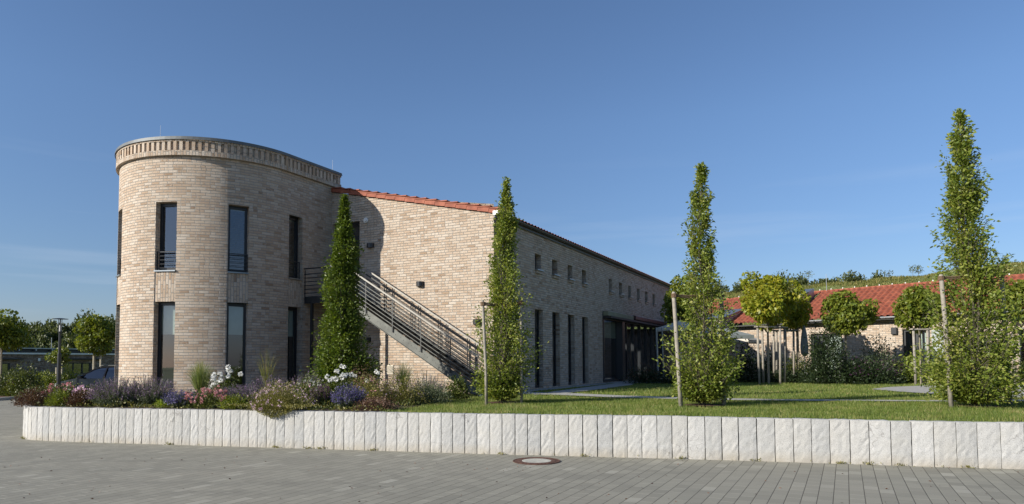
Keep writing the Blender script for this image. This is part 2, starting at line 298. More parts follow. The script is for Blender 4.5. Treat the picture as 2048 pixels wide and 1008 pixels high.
# pavers: rows run along the direction of the long facade
def paver_mat():
    t = NT('grey_concrete_pavers'); co = obj_coord(t); mp = t.n('ShaderNodeMapping', {0: co, 'Rotation': (0, 0, -BROT)}).outputs[0]
    sp = t.n('ShaderNodeSeparateXYZ', {0: mp}); pw, pl = .175, .28
    x = t.math('DIVIDE', sp.outputs[0], pw); row = t.math('FLOOR', x); fx = t.math('SUBTRACT', x, row)
    off = t.n('ShaderNodeTexWhiteNoise', {'W': row}, noise_dimensions='1D').outputs[0]
    y = t.math('ADD', t.math('DIVIDE', sp.outputs[1], pl), t.math('ADD', t.math('MULTIPLY', t.math('MODULO', row, 2.0), .5), t.math('MULTIPLY', off, .2)))
    cl = t.math('FLOOR', y); fy = t.math('SUBTRACT', y, cl)
    ex = t.math('MULTIPLY', t.math('MINIMUM', fx, t.math('SUBTRACT', 1.0, fx)), pw)
    ey = t.math('MULTIPLY', t.math('MINIMUM', fy, t.math('SUBTRACT', 1.0, fy)), pl)
    nz = t.noise(35, 3, co); wob = t.math('MULTIPLY', t.math('SUBTRACT', nz, .5), .003)
    mx = t.n('ShaderNodeMapRange', {0: t.math('ADD', ex, wob), 1: .0025, 2: .0055, 3: 0.0, 4: 1.0}).outputs[0]
    my = t.n('ShaderNodeMapRange', {0: t.math('ADD', ey, wob), 1: .002, 2: .0055, 3: .1, 4: 1.0}).outputs[0]
    mask = t.math('MINIMUM', mx, my)
    wn = t.n('ShaderNodeTexWhiteNoise', {'Vector': t.n('ShaderNodeCombineXYZ', {0: row, 1: cl}).outputs[0]}, noise_dimensions='2D').outputs[0]
    pc = t.ramp(wn, [(0, (.215, .209, .172)), (.5, (.25, .243, .20)), (.93, (.275, .267, .218)), (1, (.35, .34, .285))])
    big = t.noise(.35, 4, co); pc = t.mix(t.n('ShaderNodeMapRange', {0: big, 1: .35, 2: .7, 3: 0.0, 4: .45}).outputs[0], pc, (.31, .29, .235))
    ty = t.noise(1.0, 3, t.n('ShaderNodeMapping', {0: co, 'Rotation': (0, 0, .35), 'Scale': (.25, 2.6, 1)}).outputs[0]); pc = t.mix(t.n('ShaderNodeMapRange', {0: ty, 1: .5, 2: .68, 3: .0, 4: .28}).outputs[0], pc, (.15, .147, .125))
    sp2 = t.noise(220, 2, co); pc = t.mix(t.n('ShaderNodeMapRange', {0: sp2, 1: .35, 2: .7, 3: .0, 4: .3}).outputs[0], pc, (.19, .185, .16))
    vo = t.n('ShaderNodeTexVoronoi', {'Vector': co, 'Scale': 2.3}).outputs[0]
    weeds = t.n('ShaderNodeMapRange', {0: vo, 1: .012, 2: .03, 3: .8, 4: .0}).outputs[0]
    pc = t.mix(weeds, pc, (.07, .065, .03))
    jl = t.n('ShaderNodeTexWhiteNoise', {'Vector': t.n('ShaderNodeCombineXYZ', {0: cl, 1: row}).outputs[0]}, noise_dimensions='2D').outputs[0]
    jc = t.mix(t.math('GREATER_THAN', jl, .45), (.13, .12, .095), (.46, .44, .37))
    pc = t.mix(my, jc, pc); cc = t.mix(mx, (.07, .064, .05), pc)
    return t.done(t.bsdf(cc, .85, bump=t.math('ADD', mask, t.math('MULTIPLY', sp2, .25)), bstr=.6, bdist=.004, spec=.25))
M['paver'] = paver_mat()
def granite_mat():
    t = NT('rough_pale_granite'); co = obj_coord(t); rnd = t.n('ShaderNodeNewGeometry').outputs['Random Per Island']
    a = t.noise(95, 3, co, .6); b = t.noise(3, 4, co); c = t.noise(24, 6, co, .72)
    cc = t.ramp(a, [(.32, (.27, .27, .262)), (.47, (.46, .46, .448)), (.7, (.53, .53, .517))])
    cc = t.mix(t.n('ShaderNodeMapRange', {0: b, 1: .5, 2: .75, 3: 0.0, 4: .35}).outputs[0], cc, (.49, .475, .43))
    vn = t.math('ABSOLUTE', t.math('SUBTRACT', t.noise(2.6, 3, co), .5)); vk = t.math('MULTIPLY', t.n('ShaderNodeMapRange', {0: vn, 1: .002, 2: .007, 3: .75, 4: .0}).outputs[0], t.n('ShaderNodeMapRange', {0: t.noise(1.1, 2, co), 1: .55, 2: .62, 3: .0, 4: 1.0}).outputs[0])
    cc = t.mix(vk, cc, (.22, .21, .20))
    oi = t.n('ShaderNodeObjectInfo').outputs['Random']
    cc = t.mix(1.0, cc, t.ramp(oi, [(0, (.80, .81, .82)), (.5, (.93, .92, .90)), (1, (1, 1, 1))]), 'MULTIPLY')
    z = t.n('ShaderNodeSeparateXYZ', {0: co}).outputs[2]
    dirt = t.math('MULTIPLY', t.n('ShaderNodeMapRange', {0: z, 1: .0, 2: .2, 3: .9, 4: .0}).outputs[0], b)
    cc = t.mix(dirt, cc, (.33, .28, .2))
    return t.done(t.bsdf(cc, .85, bump=t.math('ADD', c, t.math('MULTIPLY', a, .35)), bstr=.4, bdist=.007, spec=.25))
M['granite'] = granite_mat()
def tile_mat():
    t = NT('terracotta_pantile'); co = obj_coord(t); a = t.noise(4, 4, co); b = t.noise(45, 3, co)
    cc = t.ramp(a, [(.3, (.22, .070, .040)), (.5, (.295, .092, .053)), (.7, (.37, .13, .075))])
    cc = t.mix(t.n('ShaderNodeMapRange', {0: b, 1: .45, 2: .8, 3: 0.0, 4: .4}).outputs[0], cc, (.22, .07, .05))
    return t.done(t.bsdf(cc, .7, spec=.3))
M['tile'] = tile_mat()
def lawn_mat():
    t = NT('mown_lawn'); co = obj_coord(t); a = t.noise(.7, 4, co); b = t.noise(28, 4, co, .7)
    cc = t.ramp(b, [(.25, (.07, .10, .026)), (.5, (.135, .18, .042)), (.75, (.19, .23, .06))])
    cc = t.mix(t.n('ShaderNodeMapRange', {0: a, 1: .4, 2: .75, 3: 0.0, 4: .4}).outputs[0], cc, (.21, .22, .07))
    return t.done(t.bsdf(cc, .9, bump=b, bstr=.8, bdist=.03, spec=.1))
M['lawn'] = lawn_mat()
M['meadow'] = simple('rough_meadow', (.15, .19, .055), .95, 0, .45, .35, .5)
M['path'] = simple('pale_gravel_path', (.36, .35, .32), .9, 0, .12, 8, .4)
M['kerb'] = simple('concrete_kerb', (.42, .42, .40), .8, 0, .1, 5, .2)
# ------------------------------------------------------------------ ground
def poly_sheet(name, pts, z, mat, kind='structure', thick=0):
    mb = MB(); n = len(pts)
    V = [(p[0], p[1], z) for p in pts]; Fs = [tuple(range(n))]
    if thick:
        V += [(p[0], p[1], z - thick) for p in pts]
        Fs += [(i, n + i, n + (i + 1) % n, (i + 1) % n) for i in range(n)]
    mb.add(V, Fs); o = mb.build(name, mat); o['kind'] = kind; return o
sh = MB(); sh.add([(-90, -25, 0), (60, -25, 0), (60, 34, 0), (-90, 34, 0)], [(0, 1, 2, 3)]); sh.build('street', M['paver'])['kind'] = 'structure'
# terrain with the grassy hill behind
def hill_h(X, Y):
    az = np.degrees(np.arctan2(X, Y))
    amp = np.interp(az, [-50, -30, -12, 8, 16, 25, 37, 50], [4.6, 4.6, 4.6, 7.5, 9.4, 9.8, 10.9, 11.6])
    r = np.sqrt(X ** 2 + Y ** 2); k = np.clip((r - np.interp(az, [-20, 5], [94, 50])) / 32, 0, 1); k = k * k * (3 - 2 * k)
    return -.06 + amp * k * np.where(Y > 0, 1, 0) + .25 * np.sin(X * .31 + 1) * np.sin(Y * .23) * k + .12 * np.sin(X * 1.3) * k
xs = np.concatenate([np.linspace(-600, -110, 12), np.linspace(-105, 130, 190), np.linspace(140, 700, 12)])
ys = np.concatenate([np.linspace(-200, 30, 8), np.linspace(34, 120, 80), np.linspace(130, 900, 12)])
XX, YY = np.meshgrid(xs, ys); ZZ = hill_h(XX, YY)
V = np.stack([XX, YY, ZZ], -1).reshape(-1, 3); nx = len(xs); ny = len(ys)
ii, jj = np.meshgrid(np.arange(nx - 1), np.arange(ny - 1)); b0 = (jj * nx + ii).ravel()
Q = np.stack([b0, b0 + 1, b0 + nx + 1, b0 + nx], 1)
link('hills', fastmesh('hills', V, Q, M['meadow'], smooth=True))['kind'] = 'structure'
# front line of the raised garden (outer face of the granite wall)
WALL = [(-13.2, 33), (-12.9, 24), (-12.35, 19), (-12.0, 17), (-11.75, 16.15), (-11.42, 15.5), (-11.1, 15.05), (-10.72, 14.77), (-10.1, 14.55), (-9.45, 14.36), (-7.61, 13.93), (-5.32, 13.40), (-3.17, 12.90), (-.23, 12.18), (2.41, 11.65), (4.04, 11.28), (5.50, 10.90), (6.91, 10.52), (7.95, 10.30), (11, 9.6), (16, 8.6)]
WA = np.array(WALL)
def offset(path, d):
    o = []
    for i in range(len(path)):
        t = path[min(i + 1, len(path) - 1)] - path[max(i - 1, 0)]; t = t / np.linalg.norm(t); o.append(path[i] + np.array([-t[1], t[0]]) * d)
    return np.array(o)
inner = offset(WA, .13)
lawn_poly = [tuple(p) for p in inner] + [(45, 8.6), (45, 52), (-13.2, 52)]
poly_sheet('lawn', lawn_poly, GZ - .03, M['lawn'], thick=.8)
# bed of planting soil
bedR = [(-2.57, 12.95), (-2.3, 13.6), (-2.05, 14.6), (-1.75, 16.3), (-1.5, 18.2), (-1.3, 19.6), (-1.2, 21.5)]
bed = [tuple(p) for p in inner if p[0] < -2.9] + bedR + [(-6, 24), (-12.6, 24)]
poly_sheet('planting_bed', bed, GZ - .012, M['soil'])
# paths on the raised garden
def bl(r, t): q = P0 + r * E1 + t * D1; return (q[0], q[1])
poly_sheet('gravel_strip', [bl(.0, -.4), bl(.55, -.4), bl(.55, 9.6), bl(0, 9.6)], GZ - .008, M['path'])
poly_sheet('facade_path', [tuple(gz(x, y, GZ)[:2]) for x, y in [(1066, 789), (1110, 782), (1195, 771), (1235, 766), (1262, 764), (1275, 766), (1260, 770), (1215, 776), (1150, 784), (1120, 787)]], GZ - .004, M['path'])
sp_u = [(960, 783), (1060, 784), (1150, 786.5), (1250, 791), (1400, 795.5), (1550, 798), (1700, 799), (1850, 800.2), (2048, 799), (2300, 796)]
sp_l = [(2300, 799), (2048, 802), (1850, 802.6), (1700, 801.6), (1550, 800.8), (1400, 799), (1250, 795.5), (1150, 791), (1060, 788), (960, 786)]
poly_sheet('garden_path', [tuple(gz(x, y, GZ)[:2]) for x, y in sp_u + sp_l], GZ - .0, M['path'])
pl = [(1742, 778), (1775, 774), (1830, 771.5), (1930, 770), (2048, 769.5), (2300, 768), (2300, 797), (2120, 797), (2048, 795), (1960, 793), (1880, 788), (1800, 783)]
poly_sheet('plaza', [tuple(gz(x, y, GZ)[:2]) for x, y in pl], GZ - .001, M['path'])
# left side: kerb and planting strip beyond the street
kpts = [gz(x, y, 0)[:2] for x, y in [(-420, 815), (-200, 809), (-60, 804.5), (0, 801), (45, 797.5), (90, 793), (150, 787)]]
k2 = offset(np.array(kpts), .16)
mb = MB(); n = len(kpts)
for i in range(n - 1):
    a, b, c, d = kpts[i], kpts[i + 1], k2[i + 1], k2[i]
    Vv = [(*a, 0), (*b, 0), (*c, 0), (*d, 0), (*a, .13), (*b, .13), (*c, .13), (*d, .13)]
    mb.add(Vv, [(4, 5, 6, 7), (0, 1, 5, 4), (2, 3, 7, 6)])
mb.build('kerb', M['kerb'])['kind'] = 'structure'
poly_sheet('planting_strip', [tuple(p) for p in k2] + [(-10, 62), (-90, 62), (-90, 31)], .10, M['mulch'])
# ------------------------------------------------------------------ granite palisade wall
gw = empty('granite_wall', (0, 0, 0), 0, 'low curved retaining wall of upright white rough granite stones', 'wall')
seg = np.linalg.norm(np.diff(WA, axis=0), axis=1); cum = np.concatenate([[0], np.cumsum(seg)])
def along(s): return np.array([np.interp(s, cum, WA[:, 0]), np.interp(s, cum, WA[:, 1])])
s = cum[3]; k = 0
rs = np.random.default_rng(3)
while s < cum[-2] + .5 and k < 99:
    p = along(s); wdt = float(np.interp(p[0], [-12, -9, -5, 0, 4, 8], [.175, .188, .205, .24, .285, .32])) * (1 + rs.uniform(-.06, .06))
    q = along(s + wdt); t = (q - p) / np.linalg.norm(q - p); n_ = np.array([-t[1], t[0]]); L = np.linalg.norm(q - p)
    gap_ = float(rs.uniform(.007, .017)); topz = GZ - .015 + rs.uniform(-.004, .004) - (.018 if p[0] > 3 else 0) * min(1, (p[0] - 3) / 3 if p[0] > 3 else 0)
    gx, gy, gzv = 5, 4, 11
    # rounded rough block : grid box displaced
    pts = {}; Vs = []; Fs = []
    def vid(i, j, kk):
        key = (i, j, kk)
        if key not in pts:
            u = i / gx; v = j / gy; h = kk / gzv
            x = u * (L - gap_) + gap_ / 2; y = v * .16 - .0; z = -.05 + h * (topz + .05)
            nsx = rs.normal() * .0016; nsy = rs.normal() * .0022; nsz = rs.normal() * .002
            if kk == gzv: z -= .003 * ((2 * u - 1) ** 4 + (2 * v - 1) ** 4)
            if i in (0, gx) and j in (0, gy): y += .004 * (1 if j == 0 else -1); x += .001 * (1 if i == 0 else -1)
            pp = p + t * (x + nsx) + n_ * (y + nsy); pts[key] = len(Vs); Vs.append((pp[0], pp[1], z + (nsz if kk else 0)))
        return pts[key]
    for i in range(gx):
        for kk in range(gzv):
            Fs.append((vid(i, 0, kk), vid(i + 1, 0, kk), vid(i + 1, 0, kk + 1), vid(i, 0, kk + 1)))
            Fs.append((vid(i + 1, gy, kk), vid(i, gy, kk), vid(i, gy, kk + 1), vid(i + 1, gy, kk + 1)))
    for j in range(gy):
        for kk in range(gzv):
            Fs.append((vid(0, j + 1, kk), vid(0, j, kk), vid(0, j, kk + 1), vid(0, j + 1, kk + 1)))
            Fs.append((vid(gx, j, kk), vid(gx, j + 1, kk), vid(gx, j + 1, kk + 1), vid(gx, j, kk + 1)))
    for i in range(gx):
        for j in range(gy): Fs.append((vid(i, j, gzv), vid(i + 1, j, gzv), vid(i + 1, j + 1, gzv), vid(i, j + 1, gzv)))
    mb = MB(); mb.add(Vs, Fs); mb.build('stone', M['granite'], gw)
    s += wdt; k += 1
# manhole
mh = empty('manhole_cover', (0.41, 11.33, 0), 0, 'round rusty iron manhole ring with pale concrete centre in the paving', 'manhole')
mb = MB(); mb.lathe([(.25, .003), (.405, .003), (.405, .014), (.39, .016), (.385, .010), (.33, .010), (.325, .015), (.26, .015), (.25, .012)], 48)
rust = simple('rusty_iron', (.11, .055, .04), .75, .3, .45, 14, .6)
for k in range(28):
    a = 2 * pi * k / 28; mb.bar((cos(a) * .29, sin(a) * .29, .0145), (cos(a) * .315, sin(a) * .315, .0145), .02, .006); mb.bar((cos(a + .1) * .335, sin(a + .1) * .335, .010), (cos(a + .1) * .378, sin(a + .1) * .378, .010), .03, .008)
mb.build('ring', rust, mh)
mb = MB(); mb.lathe([(.25, .002), (.25, .013), (.24, .0145)], 40); mb.build('lid', simple('lid_concrete', (.40, .39, .34), .85, 0, .22, 9, .3), mh)
# ------------------------------------------------------------------ wall shells with real openings
def shell(mb, path, out, th, z0, z1, ops, top=None, zbreaks=(), mi=0, uoff=0):
    """path: list of (u, x, y); out: outward unit normals; ops: (ua, ub, za, zb)"""
    U = [p[0] for p in path]; cum_ = U
    ub = sorted(set([round(u, 5) for u in U] + [round(v, 5) for o in ops for v in o[:2]]))
    zb = sorted(set([z0, z1] + [v for o in ops for v in o[2:]] + list(zbreaks)))
    px = [p[1] for p in path]; py = [p[2] for p in path]; nx_ = [o[0] for o in out]; ny_ = [o[1] for o in out]
    def pt(u, z, d=0):
        x, y = np.interp(u, cum_, px), np.interp(u, cum_, py); a, b = np.interp(u, cum_, nx_), np.interp(u, cum_, ny_)
        l = sqrt(a * a + b * b) or 1
        if top is not None and z >= z1 - 1e-6: z = top(u)
        return (x - a / l * d, y - b / l * d, z)
    def zz(u, z): return top(u) if (top is not None and z >= z1 - 1e-6) else z
    def inop(ua, ub_, za, zb_):
        um, zm = (ua + ub_) / 2, (za + zb_) / 2
        return any(o[0] < um < o[1] and o[2] < zm < o[3] for o in ops)
    for i in range(len(ub) - 1):
        a, b = ub[i], ub[i + 1]
        if b - a < 1e-4: continue
        for j in range(len(zb) - 1):
            c, d = zb[j], zb[j + 1]
            if inop(a, b, c, d): continue
            mb.add([pt(a, c), pt(b, c), pt(b, d), pt(a, d)], [(0, 1, 2, 3)], [[(a + uoff, c), (b + uoff, c), (b + uoff, zz(b, d)), (a + uoff, zz(a, d))]], mi)
            mb.add([pt(b, c, th), pt(a, c, th), pt(a, d, th), pt(b, d, th)], [(0, 1, 2, 3)], [[(b, c), (a, c), (a, zz(a, d)), (b, zz(b, d))]], mi + 1)
        mb.add([pt(a, z1), pt(b, z1), pt(b, z1, th), pt(a, z1, th)], [(0, 1, 2, 3)], [[(a, 0), (b, 0), (b, th), (a, th)]], mi)
    for (ua, ub_, za, zb_) in ops:
        us = [u for u in ub if ua - 1e-6 <= u <= ub_ + 1e-6]
        mb.add([pt(ua, za, th), pt(ua, za), pt(ua, zb_), pt(ua, zb_, th)], [(3, 2, 1, 0)], [[(ua + th, zb_), (ua, zb_), (ua, za), (ua + th, za)]], mi)
        mb.add([pt(ub_, za), pt(ub_, za, th), pt(ub_, zb_, th), pt(ub_, zb_)], [(3, 2, 1, 0)], [[(ub_, zb_), (ub_ + th, zb_), (ub_ + th, za), (ub_, za)]], mi)
        for a, b in zip(us[:-1], us[1:]):
            mb.add([pt(a, zb_), pt(b, zb_), pt(b, zb_, th), pt(a, zb_, th)], [(3, 2, 1, 0)], [[(zb_ + th, a), (zb_ + th, b), (zb_, b), (zb_, a)]], mi)
            mb.add([pt(a, za), pt(b, za), pt(b, za, th), pt(a, za, th)], [(0, 1, 2, 3)], [[(a, 0), (b, 0), (b, th), (a, th)]], mi)
    ends = (U[0], U[-1])
    for u in ends: mb.add([pt(u, z0), pt(u, z1), pt(u, z1, th), pt(u, z0, th)], [(0, 1, 2, 3)], [[(0, z0), (0, zz(u, z1)), (th, zz(u, z1)), (th, z0)]], mi)
BM = [M['brick'], M['inner']]
bld = empty('brick_building', (P0[0], P0[1], 0), BROT, 'two storey pale brick building with round tower and long tiled hall', 'building')
RF = -6.42; CC = (-9.42, -2.15); TR = 3.0
# tower wall path (local r,t): from gable junction down the flank, round the semicircle, back along the left flank
tp = []; to = []; u = 0
def addp(x, y, nx_, ny_):
    global u
    if tp: u += sqrt((x - tp[-1][1]) ** 2 + (y - tp[-1][2]) ** 2)
    tp.append((u, x, y)); to.append((nx_, ny_))
addp(CC[0] - TR, 6, -1, 0); addp(CC[0] - TR, CC[1], -1, 0)
U_ARC0 = u
for k in range(1, 61):
    a = pi + pi * k / 60; addp(CC[0] + TR * cos(a), CC[1] + TR * sin(a), cos(a), sin(a))
U_ARC1 = u
addp(RF, .34, 1, 0); U_END = u
def ang2u(deg): return U_ARC0 + (deg + 180) / 180 * (U_ARC1 - U_ARC0)
def t2u(t): return U_ARC1 + (t - CC[1])
wins = [(ang2u(-119.6), ang2u(-107.2)), (ang2u(-75.3), ang2u(-62.6)), (ang2u(-35.3), ang2u(-23.8)), (t2u(-2.0), t2u(-1.41)), (ang2u(-163), ang2u(-151))]
ZL0, ZL1, ZU0, ZU1 = .95, 3.5, 4.42, 6.47
ops = []
for a, b in wins: ops += [(a, b, ZL0, ZL1), (a, b, ZU0, ZU1)]
tw = MB(); shell(tw, tp, to, .33, .6, 7.86, ops + [(a, b, ZL1, ZU0) for a, b in wins])
# remove lintel duplicates: spandrel opening is filled by the spandrel part below
tower = tw.build('tower_wall', BM, bld)
def upt(u, d=0):
    U = [p[0] for p in tp]; x, y = np.interp(u, U, [p[1] for p in tp]), np.interp(u, U, [p[2] for p in tp])
    a, b = np.interp(u, U, [q[0] for q in to]), np.interp(u, U, [q[1] for q in to]); l = sqrt(a * a + b * b); return np.array([x - a / l * d, y - b / l * d]), np.array([a / l, b / l])
for wi, (a, b) in enumerate(wins):
    # spandrel of upright bricks, slightly set back
    sp = MB(); us = np.linspace(a, b, 5)
    for c, d in zip(us[:-1], us[1:]):
        (p, _), (q, _) = upt(c, .018), upt(d, .018); (p2, _), (q2, _) = upt(c, .3), upt(d, .3)
        sp.add([(*p, ZL1 + .002), (*q, ZL1 + .002), (*q, ZU0 - .03), (*p, ZU0 - .03)], [(0, 1, 2, 3)], [[(ZL1, c), (ZL1, d), (ZU0, d), (ZU0, c)]])
        sp.add([(*p, ZL1 + .002), (*q, ZL1 + .002), (*q2, ZL1 + .002), (*p2, ZL1 + .002)], [(3, 2, 1, 0)])
    sp.build('spandrel', M['brick'], bld)
    # sill
    sl_ = MB(); (p, n1), (q, n2) = upt(a + .003, -.045), upt(b - .003, -.045); (p2, _), (q2, _) = upt(a + .003, .27), upt(b - .003, .27)
    sl_.add([(*p, ZU0 - .028), (*q, ZU0 - .028), (*q2, ZU0 - .02), (*p2, ZU0 - .02), (*p, ZU0 + .008), (*q, ZU0 + .008), (*q2, ZU0 + .03), (*p2, ZU0 + .03)],
            [(4, 5, 6, 7), (0, 1, 5, 4), (0, 3, 2, 1), (1, 2, 6, 5), (3, 0, 4, 7)])
    sl_.build('sill', M['zinc'], bld)
    for lvl, (z0, z1) in enumerate(((ZL0, ZL1), (ZU0 + .03, ZU1))):
        (A, _), (B, _) = upt(a, .0), upt(b, .0); mid, n_ = upt((a + b) / 2, 0); tt = np.array([-n_[1], n_[0]])
        wv = np.linalg.norm(B - A) / 2
        dep = .20
        c = mid - n_ * dep; fw = .075
        def P(s_, d_, z): q = c + tt * s_ - n_ * d_; return (q[0], q[1], z)
        fr = MB()
        def fbar(s0, s1, za, zb_, d0=0, d1=.07):
            V = [P(s0, d0, za), P(s1, d0, za), P(s1, d1, za), P(s0, d1, za), P(s0, d0, zb_), P(s1, d0, zb_), P(s1, d1, zb_), P(s0, d1, zb_)]
            fr.add(V, [(0, 3, 2, 1), (4, 5, 6, 7), (0, 1, 5, 4), (1, 2, 6, 5), (2, 3, 7, 6), (3, 0, 4, 7)])
        W_ = wv + .02
        fbar(-W_, -W_ + fw, z0, z1); fbar(W_ - fw, W_, z0, z1); fbar(-W_ + fw, W_ - fw, z0, z0 + fw); fbar(-W_ + fw, W_ - fw, z1 - fw - .02, z1)
        fbar(-W_ + fw, -W_ + fw + .035, z0 + fw, z1 - fw - .02, .02, .08); fbar(W_ - fw - .035, W_ - fw, z0 + fw, z1 - fw - .02, .02, .08)
        wo = fr.build('window', M['anthracite'], bld)
        gm = MB(); gm.add([P(-W_ + fw + .03, .05, z0 + fw - .01), P(W_ - fw - .03, .05, z0 + fw - .01), P(W_ - fw - .03, .05, z1 - fw), P(-W_ + fw + .03, .05, z1 - fw)], [(0, 1, 2, 3)])
        gm.build('pane', M['glass'], wo)
        if lvl == 0 or wi != 1:
            zb_ = z1 - (.95 if lvl == 0 else .12); bl_ = MB()
            nsl = int((z1 - zb_) / .035)
            for q in range(nsl):
                zq = zb_ + q * .035; bl_.add([P(-W_ + fw, .10, zq), P(W_ - fw, .10, zq), P(W_ - fw, .125, zq + .028), P(-W_ + fw, .125, zq + .028)], [(0, 1, 2, 3)])
            bl_.add([P(-W_ + fw, .128, zb_), P(W_ - fw, .128, zb_), P(W_ - fw, .128, z1), P(-W_ + fw, .128, z1)], [(0, 1, 2, 3)])
            bl_.build('blind', M['blind'], wo)
        if lvl == 1:   # low railing of horizontal bars in front of the upper windows
            rl = MB()
            c2 = mid - n_ * .10
            def P2(s_, z): q = c2 + tt * s_; return (q[0], q[1], z)
            for q in range(5): rl.bar(P2(-wv + .01, z0 + .06 + q * .12), P2(wv - .01, z0 + .06 + q * .12), .012, .014 if q < 4 else .03)
            for s_ in (-wv + .025, wv - .025): rl.bar(P2(s_, z0 + .0), P2(s_, z0 + .56), .012, .03, up=(*n_, 0))
            rl.build('window_railing', M['anthracite'], bld)
# cornice: projecting band with upright dentil bricks, zinc cap
def band(mb, d0, d1, z0, z1, u0=0.0, u1=None, swap=True):
    us = [p[0] for p in tp]; us = [u for u in us if u0 <= u]
    for a, b in zip(us[:-1], us[1:]):
        (p, _), (q, _) = upt(a, -d0), upt(b, -d0); (p2, _), (q2, _) = upt(a, -d1), upt(b, -d1)
        uvv = [[(z0, a), (z0, b), (z1, b), (z1, a)]] if swap else [[(a, z0), (b, z0), (b, z1), (a, z1)]]
        mb.add([(*p2, z0), (*q2, z0), (*q2, z1), (*p2, z1)], [(0, 1, 2, 3)], uvv)
        mb.add([(*p, z0), (*q, z0), (*q2, z0), (*p2, z0)], [(3, 2, 1, 0)]); mb.add([(*p, z1), (*q, z1), (*q2, z1), (*p2, z1)], [(0, 1, 2, 3)])
    for u in (us[0], us[-1]):
        p, _ = upt(u, -d0); p2, _ = upt(u, -d1); mb.add([(*p, z0), (*p2, z0), (*p2, z1), (*p, z1)], [(0, 1, 2, 3)])
cb = MB(); band(cb, -.33, .10, 7.84, 7.985); band(cb, -.33, .052, 7.985, 8.25); band(cb, -.33, .10, 8.25, 8.34)
cb.build('cornice', M['brick'], bld)
dn = MB(); uu = U_ARC0 - 1.0; step = .172
while uu < U_END - .08:
    (p, n1) = upt(uu + .045, -.1); tt = np.array([-n1[1], n1[0]])
    a = p - tt * .045; b = p + tt * .045; a2 = a - n1 * .075; b2 = b - n1 * .075; r0 = rs.uniform(0, 40); z0 = 7.987; z1 = 8.248
    Vv = [(*a2, z0), (*b2, z0), (*b, z0), (*a, z0), (*a2, z1), (*b2, z1), (*b, z1), (*a, z1)]
    bu = round(r0) * .0833 * 2 + .0085
    dn.add(Vv, [(3, 2, 6, 7)], [[(.02, bu), (.02, bu + .065), (.25, bu + .065), (.25, bu)]]); dn.add(Vv, [(0, 3, 7, 4), (2, 1, 5, 6), (0, 1, 2, 3), (4, 5, 6, 7)], [[(.02, bu), (.02, bu + .06), (.25, bu + .06), (.25, bu)]] * 4)
    uu += step
dn.build('dentil_course', M['brick'], bld)
zc = MB(); band(zc, -.40, .125, 8.342, 8.395); band(zc, .13, .142, 8.30, 8.342); zc.build('parapet_cap', simple('dull_zinc_cap', (.13, .14, .145), .6, .4, .2, 3), bld)
tr_ = MB(); us = [p[0] for p in tp]; ring = [upt(u, .25)[0] for u in us]
tr_.add([(*q, 8.2) for q in ring], [tuple(range(len(ring)))]); tr_.add([(*q, 3.95) for q in ring], [tuple(range(len(ring)))]); tr_.add([(*q, .9) for q in ring], [tuple(range(len(ring)))])
tr_.build('tower_roof', M['inner'], bld)
# back closing wall and upper end of the tower
eb = MB(); eb.box(CC[0] - TR + .34, RF - .335, .1, .34, 4.0, 8.19); eb.build('tower_back_wall', [M['brick']], bld)
zf = MB(); zf.box(RF - .05, RF + .10, .02, .33, 7.66, 7.835); zf.build('flashing', M['zinc'], bld)
for (x, y, zt) in ((CC[0] + 2.9 * cos(R(-75)), CC[1] + 2.9 * sin(R(-75)), .42), (RF - .05, 0.05, .42)):
    rd = MB(); rd.tube([(x, y, 8.40), (x, y, 8.40 + zt)], [.007, .005], 6); rd.tube([(x, y, 8.40), (x, y, 8.43)], .02, 8); rd.build('lightning_rod', M['zinc_light'], bld)
# hall: gable wall, long facade
def straight(x0, y0, x1, y1, nx_, ny_, brk=()):
    L = sqrt((x1 - x0) ** 2 + (y1 - y0) ** 2); return [(0, x0, y0), (L, x1, y1)], [(nx_, ny_)] * 2
ZE, ZR, RIDGE = 6.22, 7.64, -6.42
gb = MB(); pth, on = straight(RIDGE, 0, 0, 0, 0, -1)
shell(gb, pth, on, .30, .6, 6.9, [(0.03, 1.22, 3.87, 6.52)], top=lambda u: ZR + (ZE - ZR) * (u / -RIDGE), uoff=30)
gb.build('gable_wall', BM, bld)
LEN = 22.75
fb = MB(); pth, on = straight(0, 0.001, 0, LEN, 1, 0)
upw = [2.97 + 1.525 * i for i in range(4)] + [10.97 + 1.52 * i for i in range(6)]
upw = [3.0, 4.49, 6.0, 7.55, 10.97, 12.49, 13.98, 15.52, 17.04, 18.58]
drs = [2.95, 4.47, 5.98, 7.52]
ops = [(t, t + .5, 4.88, 5.44) for t in upw] + [(t, t + .70, .78, 3.505) for t in drs] + [(10.05, 20.55, .78, 3.92)]
shell(fb, pth, on, .30, .6, ZE, ops, uoff=10); fb.build('facade_wall', BM, bld)
bk = MB(); pth, on = straight(0, LEN, -12.8, LEN, 0, 1); shell(bk, pth, on, .3, -.1, 6.2, [], top=lambda u: ZR - abs(u - 6.4) * (ZR - ZE) / 6.4); bk.build('rear_wall', BM, bld)
lw = MB(); lw.box(-12.8, -12.5, 6.01, LEN - .3, -.1, 6.2); lw.box(-12.8, -6.45, 5.7, 6.0, -.1, 6.2); lw.build('side_wall', M['brick'], bld)
fl = MB(); fl.box(-12.4, -.32, 6.1, LEN - .32, .70, .77); fl.box(-6.1, -.32, .32, 6.09, .70, .77); fl.box(-6.1, -.32, .32, 9.9, 3.9, 4.1); fl.box(-6.1, -5.9, .32, 6.09, .77, 7); fl.build('floor_slab', M['inner'], bld)
